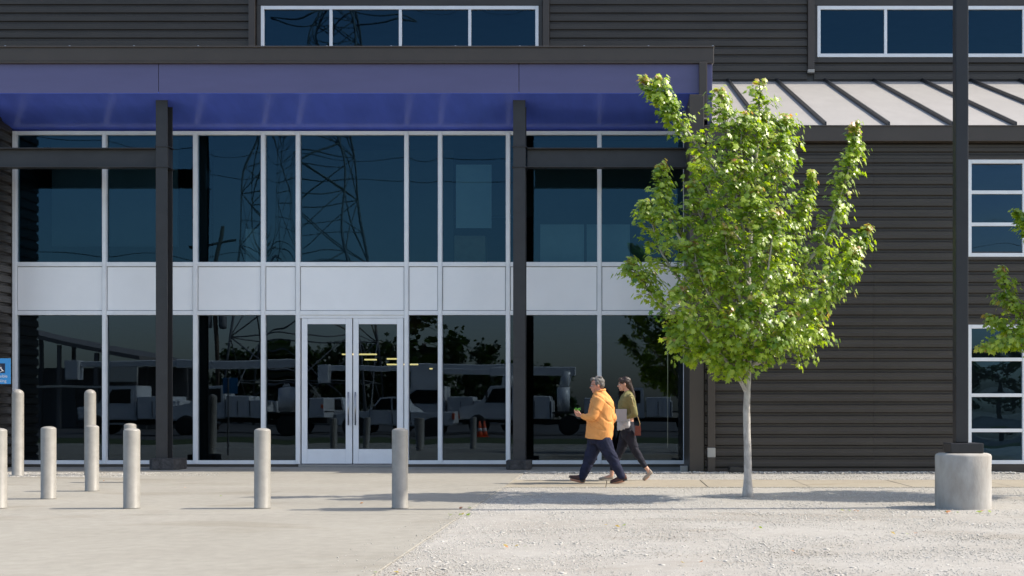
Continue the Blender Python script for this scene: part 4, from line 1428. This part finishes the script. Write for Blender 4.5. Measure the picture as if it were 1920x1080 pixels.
wom = empty('person', (PX(1178, WD), WD, 0))
tag(wom, 'woman in olive shirt and black trousers with long dark hair walking behind the man', 'person', 'two people walking past the entrance')
u = WD / F
bm = bmesh.new()
wc = Wm(1170, 720.5)
wq = head(bm, wc, 0.98, R(-4))
chain(bm, [(Wm(1179, 744), 0.062), (Wm(1176, 734), 0.048), (wc + Vector((0.015, 0, -0.03)), 0.048)])
loft(bm, [(Wm(1178, 805).x, WD, Wm(0, 805).z, 0.085, 0.11), (Wm(1177, 780).x, WD, Wm(0, 780).z, 0.10, 0.12), (Wm(1175, 758).x, WD, Wm(0, 758).z, 0.115, 0.13),
          (Wm(1177, 745).x, WD, Wm(0, 745).z, 0.09, 0.15), (Wm(1178, 738).x, WD, Wm(0, 738).z, 0.05, 0.08)])
for (shd, el, wr) in (((1181, 744, -.165), (1190, 777, -.20), (1173, 783, -.17)), ((1176, 744, .165), (1176, 776, .2), (1160, 781, .10))):
    chain(bm, [(Wm(*shd), 0.043), (Wm(*el), 0.034), (Wm(*wr), 0.024)])
hand(bm, Wm(1173, 783, -.17), (-0.95, 0.1, 0.1), (-0.2, 0.9, 0), (0.1, 0.1, -0.95), 0.0078, 0.88)
hand(bm, Wm(1160, 781, .10), (-0.8, -0.5, 0.1), (-0.1, -0.9, 0.1), (0.1, 0.1, -0.95), 0.0078, 0.88)
legs_w = (((1180, 814, -.07), (1191, 842, -.075), (1209, 873, -.075)), ((1174, 814, .07), (1163, 845, .08), (1148, 882, .08)))
for (a, b_, c) in legs_w:
    chain(bm, [(Wm(*a), 0.068), (Wm(*b_), 0.048), (Wm(*c), 0.034)])
chain(bm, [(Wm(1209, 873, -.075), 0.034), (Wm(1217, 884, -.075), 0.032), (Wm(1215, 893, -.075), 0.026), (Wm(1208, 899.5, -.075), 0.018)])
chain(bm, [(Wm(1148, 882, .08), 0.034), (Wm(1146.5, 893, .08), 0.034), (Wm(1136, 896, .08), 0.028), (Wm(1126, 898.5, .08), 0.018)])
grow('body', bm, 0.0055, 'skin_woman', wom, 2)
bm = bmesh.new()
for (x_, y_, z_, rx_, ry_, rz_) in ((0.028, 0, 0.042, 0.102, 0.084, 0.092), (0.070, 0, -0.01, 0.055, 0.070, 0.09), (-0.050, 0, 0.090, 0.050, 0.062, 0.032),
                                    (-0.030, -0.066, 0.050, 0.050, 0.014, 0.040), (-0.030, 0.066, 0.050, 0.050, 0.014, 0.040)):
    ico(bm, wq(x_, y_, z_), (rx_, ry_, rz_), 3)
chain(bm, [(wq(0.085, 0, 0.0), 0.052), (wq(0.115, 0, -0.08), 0.046), (wq(0.135, 0.0, -0.16), 0.040), (wq(0.15, 0.0, -0.24), 0.032), (wq(0.16, 0.0, -0.30), 0.014)])
grow('hair', bm, 0.007, 'hair_brown', wom, 2, 0.005, (55, 55, 14))
glasses(wq, wom)
for sg_ in (-1, 1):
    bm = bmesh.new()
    ico(bm, wq(-0.080, sg_ * 0.033, 0.004), (0.012, 0.013, 0.011), 2)
    link('eye', bm_mesh(bm), 'eye_white', wom, True)
bm = bmesh.new()
Rw = lambda x0, x1, py, b_, tl=0.0: ((Wm(x0, 0).x + Wm(x1, 0).x) / 2, WD, Wm(0, py).z, (x1 - x0) / 2 * u, b_, tl)
loft(bm, [Rw(1160, 1194, 779, 0.175, -0.02), Rw(1158.5, 1194, 772, 0.178), Rw(1157.5, 1192, 763, 0.180), Rw(1160, 1190, 752, 0.180), Rw(1164, 1188, 743, 0.172), Rw(1168, 1186.5, 737, 0.115),
          Rw(1171, 1184, 733, 0.062), Rw(1172, 1182.5, 730.5, 0.052)])
chain(bm, [(Wm(1182, 744.5, -.165), 0.062), (Wm(1187, 762, -.195), 0.062), (Wm(1190, 776, -.205), 0.056), (Wm(1182, 780.5, -.195), 0.044), (Wm(1176, 782, -.18), 0.036)])
chain(bm, [(Wm(1177, 744.5, .165), 0.062), (Wm(1177, 762, .195), 0.058), (Wm(1176, 776, .205), 0.052), (Wm(1168, 779, .16), 0.042), (Wm(1163, 780.5, .12), 0.034)])
grow('shirt', bm, 0.008, 'shirt_olive', wom, 3, 0.011, (13, 13, 5))
bm = bmesh.new()
loft(bm, [Rw(1157, 1184, 806, 0.150, 0.015), Rw(1156.5, 1187, 798, 0.168, 0.01), Rw(1159, 1187, 787, 0.160), Rw(1161, 1186, 777, 0.14)])
grow('blouse', bm, 0.008, 'cloth_silver', wom, 3, 0.020, (26, 26, 4))
bm = bmesh.new()
loft(bm, [(Wm(1178, 822).x, WD, Wm(0, 822).z, 0.10, 0.13), (Wm(1177, 812).x, WD, Wm(0, 812).z, 0.125, 0.155), (Wm(1177, 800).x, WD, Wm(0, 800).z, 0.118, 0.150), (Wm(1176, 790).x, WD, Wm(0, 790).z, 0.105, 0.135)])
chain(bm, [(Wm(1179, 814, -.075), 0.108), (Wm(1185, 830, -.078), 0.090), (Wm(1191, 844, -.078), 0.072), (Wm(1200, 859, -.077), 0.060), (Wm(1208.5, 872.5, -.075), 0.050)])
chain(bm, [(Wm(1173, 814, .075), 0.108), (Wm(1168, 832, .08), 0.090), (Wm(1162, 848, .08), 0.074), (Wm(1154, 866, .08), 0.060), (Wm(1148, 880, .08), 0.052)])
grow('trousers', bm, 0.009, 'trousers_black', wom, 3, 0.011, (14, 14, 9))
shoe('shoe', (Wm(1224, 0).x, WD - 0.075, Wm(0, 886).z), (Wm(1206, 0).x, WD - 0.078, zg + 0.004), (0.9, 0, 0.8), 'leather_tan', wom, 0.040, 0.075, True)
shoe('shoe', (Wm(1150.5, 0).x, WD + 0.08, zg + 0.008), (Wm(1122.5, 0).x, WD + 0.082, zg + 0.003), (0.05, 0, 1), 'leather_tan', wom, 0.040, 0.085, True)
# folder and handbag
fo = box('folder', Wm(1154.5, 0).x, Wm(1175, 0).x, WD - 0.215, WD - 0.195, Wm(0, 790).z, Wm(0, 767).z, 'folder_white', None, 0.004)
tag(fo, 'pale grey folder tucked under the arm of the woman in olive', 'folder')
hb = empty('handbag', (Wm(1196, 0).x, WD - 0.2, Wm(0, 816).z))
tag(hb, 'small reddish brown handbag hanging on gold chain behind the woman', 'handbag')
bx0, bx1 = Wm(1189.5, 0).x, Wm(1201, 0).x
prism('bag_body', [(bx0, Wm(0, 816).z), (bx1, Wm(0, 816).z), (bx1 - 0.006, Wm(0, 799).z), (bx0 + 0.01, Wm(0, 799).z)], 'y', WD - 0.30, WD - 0.14, 'bag_brown', hb, 0.012)
prism('flap', [(bx0 + 0.006, Wm(0, 808).z), (bx1 + 0.002, Wm(0, 808).z), (bx1 - 0.004, Wm(0, 798.5).z), (bx0 + 0.009, Wm(0, 798.5).z)], 'y', WD - 0.308, WD - 0.132, 'bag_brown', hb, 0.004)
tubes('chain_strap', [([Wm(1199, 799, -.22), Wm(1199.5, 794, -.22), Wm(1196, 783, -.215), Wm(1191.5, 775, -.225), Wm(1187, 757, -.255), Wm(1182.5, 738, -.20), Wm(1180, 734, -.12)], 0.004)], 'gold', hb, 6)

# ------------------------------------------------------------------ what the glass mirrors: the yard behind the camera
def wheel(parent, x, y, z, r, wdt):
    we = empty('wheel', parent=parent)
    pr = [(r * 0.62, -wdt / 2), (r * 0.93, -wdt / 2), (r, -wdt * 0.36), (r, wdt * 0.36), (r * 0.93, wdt / 2), (r * 0.62, wdt / 2)]
    V, Fc = lathe_geo(pr, seg=24)
    link('tyre', mesh([(x + a, y + c, z + b_) for a, b_, c in V], Fc), 'rubber', we, True)
    pr = [(r * 0.60, -wdt * .42), (r * 0.3, -wdt * .30), (r * 0.12, -wdt * .46), (r * 0.12, wdt * .46), (r * 0.3, wdt * .30), (r * 0.60, wdt * .42)]
    V, Fc = lathe_geo(pr, seg=16)
    link('rim', mesh([(x + a, y + c, z + b_) for a, b_, c in V], Fc), 'rim_metal', we, True)


GB = -0.06


def pickup(X, Y, label, grp):
    t = empty('pickup_truck', (X, Y, GB))
    tag(t, label, 'pickup truck', grp)
    w2 = 0.95
    body = [(-2.75, .48), (-2.85, .62), (-2.82, .98), (-2.6, 1.08), (-1.45, 1.18), (2.75, 1.16), (2.8, .6), (2.7, .48)]
    prism('body', [(X + a, GB + b_) for a, b_ in body], 'y', Y - w2, Y + w2, 'white_paint', t, 0.05)
    cab = [(-1.45, 1.17), (-0.62, 1.86), (0.85, 1.90), (1.12, 1.17)]
    prism('cab', [(X + a, GB + b_) for a, b_ in cab], 'y', Y - w2 + 0.10, Y + w2 - 0.10, 'white_paint', t, 0.05)
    for sgn in (-1, 1):
        ys = Y + sgn * (w2 - 0.10)
        for win in ([(-1.22, 1.24), (-0.56, 1.78), (0.05, 1.80), (0.05, 1.24)], [(0.13, 1.24), (0.13, 1.80), (0.75, 1.81), (0.92, 1.24)]):
            prism('window', [(X + a, GB + b_) for a, b_ in win], 'y', ys - 0.012, ys + 0.012, 'dark_glass', t)
        for wx in (-1.85, 1.75):
            wheel(t, X + wx, Y + sgn * (w2 - 0.14), GB + 0.40, 0.40, 0.27)
    for sgn in (-1, 1):
        ys = Y + sgn * (w2 + 0.004)
        box('headlight', X - 2.87, X - 2.70, ys - .18, ys + .004, GB + .86, GB + 1.02, 'rim_metal', t, .02)
        box('tail_light', X + 2.70, X + 2.815, ys - .16, ys + .004, GB + .78, GB + 1.10, 'cone_orange', t, .01)
        for dx_ in (-1.30, 0.09, 1.15):
            box('door_gap', X + dx_ - .012, X + dx_ + .012, ys - .008, ys + .006, GB + .56, GB + 1.16, 'chassis', t, 0)
        box('mirror', X - 1.12, X - 0.98, ys - .05, ys + .16, GB + 1.24, GB + 1.42, 'chassis', t, .02)
        for wx in (-1.85, 1.75):
            V, Fc = lathe_geo([(.40, 0), (.50, 0), (.50, .02), (.40, .02)], seg=24)
            link('wheel_arch', mesh([(X + wx + p_[0], ys - .008 + p_[2] * sgn, GB + .42 + p_[1]) for p_ in V], Fc), 'chassis', t)
    box('bumper', X - 2.95, X - 2.84, Y - w2 + .05, Y + w2 - .05, GB + .5, GB + .72, 'rim_metal', t, .02)
    return t


def bucket_truck(X, Y, label, grp, boom=True, length=8.2, blen=9.0, bz=3.15):
    t = empty('utility_truck', (X, Y, GB))
    tag(t, label, 'utility truck', grp)
    w2 = 1.15
    hl = length / 2
    box('chassis', X - hl + .3, X + hl, Y - .5, Y + .5, GB + .55, GB + .80, 'chassis', t, .02)
    cab = [(-hl, .75), (-hl - .05, 1.35), (-hl + 1.2, 1.55), (-hl + 1.75, 2.45), (-hl + 3.0, 2.5), (-hl + 3.05, .75)]
    prism('cab', [(X + a, GB + b_) for a, b_ in cab], 'y', Y - w2 + .08, Y + w2 - .08, 'white_paint', t, .06)
    for sgn in (-1, 1):
        ys = Y + sgn * (w2 - .08)
        prism('window', [(X - hl + a, GB + b_) for a, b_ in ((1.45, 1.6), (1.9, 2.3), (2.8, 2.33), (2.8, 1.6))], 'y', ys - .012, ys + .012, 'dark_glass', t)
        for wx in (-hl + 1.0, hl - 1.9):
            wheel(t, X + wx, Y + sgn * (w2 - .2), GB + .50, .50, .32)
    for i, (a, b_, zt_) in enumerate(((-hl + 3.15, -hl + 4.6, 1.95), (-hl + 4.62, hl - 2.7, 1.75), (hl - 1.15, hl, 1.85))):
        box('locker', X + a, X + b_, Y - w2, Y + w2, GB + .82, GB + zt_, 'white_paint', t, .03)
    for sgn in (-1, 1):
        ys = Y + sgn * (w2 + 0.003)
        for dx_ in (3.85, 4.6, 5.3, 6.0):
            if dx_ < length - 2.6 or dx_ > length - 1.1:
                box('locker_gap', X - hl + dx_ - .015, X - hl + dx_ + .015, ys - .006, ys + .006, GB + .90, GB + 1.70, 'chassis', t, 0)
        box('marker_lamp', X + hl - .2, X + hl - .05, ys - .02, ys + .02, GB + 1.3, GB + 1.5, 'cone_orange', t, .01)
        box('mirror', X - hl + 1.5, X - hl + 1.62, ys, ys + .2, GB + 1.75, GB + 2.15, 'chassis', t, .02)
        box('headlight', X - hl - .06, X - hl + .10, ys - .45, ys - .10, GB + 1.0, GB + 1.2, 'rim_metal', t, .02)
        box('step', X - hl + 1.7, X - hl + 2.8, ys - .15, ys - .02, GB + .5, GB + .6, 'rim_metal', t, .01)
    box('deck', X - hl + 3.15, X + hl, Y - w2 + .02, Y + w2 - .02, GB + 1.10, GB + 1.18, 'chassis', t, .01)
    if boom:
        bx_ = X + hl - 2.2
        tubes('turret', [([(bx_, Y, GB + 1.2), (bx_, Y, GB + 2.4)], .32), ([(bx_, Y, GB + 2.3), (bx_ + .2, Y, GB + bz)], .25)], 'white_paint', t, 12)
        bm = bmesh.new()
        bm_box(bm, bx_ - blen * .55, bx_ + .6, Y - .18, Y + .18, GB + bz - .22, GB + bz + .22, .04)
        bm_box(bm, bx_ - blen, bx_ - blen * .5, Y - .13, Y + .13, GB + bz - .15, GB + bz + .15, .03)
        link('boom', bm_mesh(bm), 'white_paint', t)
        prism('bucket', [(bx_ - blen - .75, GB + bz - .8), (bx_ - blen - .05, GB + bz - .8), (bx_ - blen, GB + bz + .2), (bx_ - blen - .8, GB + bz + .2)], 'y', Y - .35, Y + .35, 'white_paint', t, .04)
    return t


def MX(px, Y): return (px - VX) * (2 * DG - Y) / F      # where something must stand to mirror at px


GR = 'white work vehicles parked in the yard'
pickup(MX(745, -9), -9, 'white pickup truck mirrored in the right glass door', GR)
pickup(MX(625, -14), -14, 'white pickup truck mirrored in the left glass door, behind the other pickup', GR)
bucket_truck(MX(470, -12), -12, 'white utility truck mirrored left of the glass doors', GR, True, 8.2, 10.5, 3.6)
bucket_truck(MX(300, -13), -13, 'white utility truck without boom mirrored beside the first column', GR, False, 7.6)
bucket_truck(MX(880, -15), -15, 'white boom truck mirrored between doors and second column', GR, True, 8.6, 9.5, 3.5)
bucket_truck(MX(1000, -11), -11, 'white boom truck mirrored right of the second column', GR, True, 7.4, 6.5, 3.2)
bucket_truck(MX(1230, -18), -18, 'white utility truck mirrored behind the walking people', GR, False, 7.4)
for i, px in enumerate((900, 910)):
    cx, cy = MX(px, -3.0 - i * .4), -3.0 - i * .4
    c = empty('traffic_cone', (cx, cy, GB))
    tag(c, ('orange traffic cone mirrored beside the second column', 'second orange traffic cone mirrored just behind the first')[i], 'cone', 'cones in the yard')
    V, Fc = lathe_geo([(.16, .03), (.13, .2), (.09, .45), (.035, .72), (.02, .72)], (cx, cy, GB), 20)
    link('cone_body', mesh(V, Fc), 'cone_orange', c, True)
    V, Fc = lathe_geo([(.124, .26), (.101, .40), (.09, .41)], (cx, cy, GB), 20)
    link('reflective_band', mesh(V, Fc), 'sign_white', c, True)
    box('base', cx - .2, cx + .2, cy - .2, cy + .2, GB, GB + .032, 'cone_orange', c, .01)

# open shed
SY = -30.0
sx = [MX(60, SY), MX(285, SY)]
shd = empty('open_shed', (sx[0], SY, GB))
tag(shd, 'open-sided metal shed with sloping roof mirrored in leftmost panes', 'shed')
prism('roof', [(sx[0] - 3, 7.0), (sx[1], 4.6), (sx[1], 4.35), (sx[0] - 3, 6.7)], 'y', SY - 7, SY + 2, 'shed_metal', shd)
for i in range(5):
    xx = sx[0] - 2.5 + i * (sx[1] - sx[0] + 2.2) / 4
    zz = 6.9 - (xx - sx[0] + 3) / (sx[1] - sx[0] + 3) * 2.4 - 0.25
    for yy_ in (SY + 1.7, SY - 6.5):
        box('post', xx - .12, xx + .12, yy_ - .12, yy_ + .12, GB, zz, 'shed_metal', shd, .01)
box('wall_panel', sx[1] - 2.2, sx[1] - 0.1, SY + 1.9, SY + 1.98, 3.0, 4.3, 'shed_panel', shd, .01)
box('rail', sx[0] - 3, sx[1], SY + 1.85, SY + 1.9, 2.6, 2.75, 'shed_panel', shd, .01)
box('back_wall', sx[0] - 3, sx[1], SY - 7.1, SY - 7.0, GB, 4.2, 'shed_metal', shd, .01)

# lattice tower
TY, TX = -40.0, -22.8
tw_ = empty('lattice_tower', (TX, TY, GB))
tag(tw_, 'tall steel lattice transmission tower mirrored in the upper panes', 'tower')
def hwid(z): return 4.5 * (1 - z / 39) + 0.62 if z < 38 else max(0.3, 0.74 - (z - 38) * .05)
levels = [0, 6.5, 12, 16.8, 21, 24.6, 27.8, 30.6, 33, 35.2, 37.2, 39, 41, 43, 45]
for (sx_, sy_) in ((-1, -1), (1, -1), (1, 1), (-1, 1)):
    tube('leg', [(TX + sx_ * hwid(z), TY + sy_ * hwid(z), GB + z) for z in levels], 0.10, 'galvanised', tw_, 6)
br = []
for i in range(len(levels) - 1):
    z0, z1 = levels[i], levels[i + 1]
    a, b_ = hwid(z0), hwid(z1)
    cs = [(-1, -1), (1, -1), (1, 1), (-1, 1)]
    for k_ in range(4):
        p, q_ = cs[k_], cs[(k_ + 1) % 4]
        P0, P1 = Vector((TX + p[0] * a, TY + p[1] * a, z0)), Vector((TX + q_[0] * a, TY + q_[1] * a, z0))
        Q0, Q1 = Vector((TX + p[0] * b_, TY + p[1] * b_, z1)), Vector((TX + q_[0] * b_, TY + q_[1] * b_, z1))
        br += [([P0, Q1], .055), ([P1, Q0], .055), ([Q0, Q1], .05)]
        if i < 7:
            mid = (P0 + P1 + Q0 + Q1) / 4
            br += [([(P0 + Q0) / 2, mid], .035), ([(P1 + Q1) / 2, mid], .035)]
tubes('bracing', br, 'galvanised', tw_, 4)
for z in (33, 38, 43):
    for sgn in (-1, 1):
        h_ = hwid(z)
        tubes('cross_arm', [([(TX + sgn * h_, TY, z), (TX + sgn * 6.0, TY, z + .4)], .10), ([(TX + sgn * h_, TY, z + 1.6), (TX + sgn * 6.0, TY, z + .5)], .08)], 'galvanised', tw_, 5)
# utility pole and overhead wires
UY = -20.0
ux = MX(402, UY)
up_ = empty('utility_pole', (ux, UY, GB))
tag(up_, 'wooden utility pole with transformer cans mirrored right of first column', 'utility pole')
tube('pole', [(ux, UY, GB), (ux, UY, 11.5)], [.17, .12], 'pole_wood', up_, 10)
box('cross_arm', ux - 1.2, ux + 1.2, UY - .06, UY + .06, 10.4, 10.55, 'pole_wood', up_, .01)
for s_ in (-.45, .45):
    V, Fc = lathe_geo([(.05, 6.0), (.22, 6.05), (.24, 6.2), (.24, 6.95), (.2, 7.05), (.05, 7.1)], (ux + s_, UY, 0), 16)
    link('transformer_can', mesh(V, Fc), 'galvanised', up_, True)
for i, (Y, z, sag) in enumerate(((-20, 10.6, 1.3), (-20, 9.2, 1.1), (-22, 16.5, 1.8), (-24, 18.5, 2.0), (-26, 21.5, 2.4), (-30, 33.5, 2.2), (-30, 36.0, 2.5))):
    pts = [(xx, Y, z - sag * (1 - ((xx + 4) / 36.0) ** 2)) for xx in np.linspace(-40, 32, 40)]
    o = tube('overhead_wire', pts, 0.022, 'cable', None, 5)
    tag(o, 'thin dark overhead wire mirrored as ' + ('the lowest sagging line, just above the white panels', 'the lower of two lines crossing the utility pole',
        'a sagging line low in upstairs panes', 'a sagging line halfway up the upstairs panes', 'the topmost line under the soffit',
        'the lower line in top-storey windows', 'the upper line in top-storey windows')[i], 'wire', 'overhead wires above the yard')

# far trees behind the yard
def far_tree(X, Y, h, wdt, label, seed):
    rg = random.Random(seed)
    t = empty('broadleaf_tree', (X, Y, GB))
    tag(t, label, 'tree', 'trees beyond the yard')
    tube('trunk', [(X, Y, GB), (X + .1, Y, h * .3), (X - .1, Y + .1, h * .7)], [.35, .26, .08], 'bark_dark', t, 8)
    P_, N_, U_, S_, T_, Y_ = [], [], [], [], [], []
    for c in range(34):
        a, rr_ = rg.uniform(0, 6.28), math.sqrt(rg.random()) * wdt
        zz = h * rg.uniform(.22, .95)
        f = math.sqrt(max(.05, 1 - ((zz / h - .5) / .52) ** 2))
        cc = Vector((X + math.cos(a) * rr_ * f, Y + math.sin(a) * rr_ * f * .7, zz))
        for q in range(60):
            P_.append(cc + Vector((rg.gauss(0, .55), rg.gauss(0, .55), rg.gauss(0, .42))) * (h / 9))
            N_.append((rg.gauss(0, 1), rg.gauss(0, 1), 1)); U_.append((rg.gauss(0, 1), rg.gauss(0, 1), -.5))
            S_.append(rg.uniform(.3, .6)); T_.append(rg.random()); Y_.append(0)
    cr = link('crown', leaf_mesh(P_, N_, U_, S_, T_, Y_), 'far_leaf', t)
    cr['kind'] = 'stuff'


for i, (px, Y, h, wd, wh) in enumerate(((800, -46, 9.0, 3.0, 'in the narrow pane right of the doors'), (870, -50, 7.2, 4.6, 'in the wide pane right of the doors'),
                                        (625, -48, 6.6, 3.6, 'in the left glass door'), (700, -52, 7.0, 4.0, 'in the right glass door'),
                                        (540, -50, 6.5, 3.2, 'in the narrow pane left of the doors'), (455, -52, 6.4, 3.0, 'in the wide pane left of the doors'),
                                        (1025, -58, 5.2, 2.6, 'just right of the second column'), (940, -60, 5.2, 3.0, 'just left of the second column'),
                                        (1850, -60, 7.5, 5.0, 'in the lower window at far right'), (1700, -62, 7.0, 5.0, 'beyond the lower window at far right'))):
    far_tree(MX(px, Y), Y, h, wd, 'dark leafy tree mirrored ' + wh, 40 + i)
print('leaves', nl)
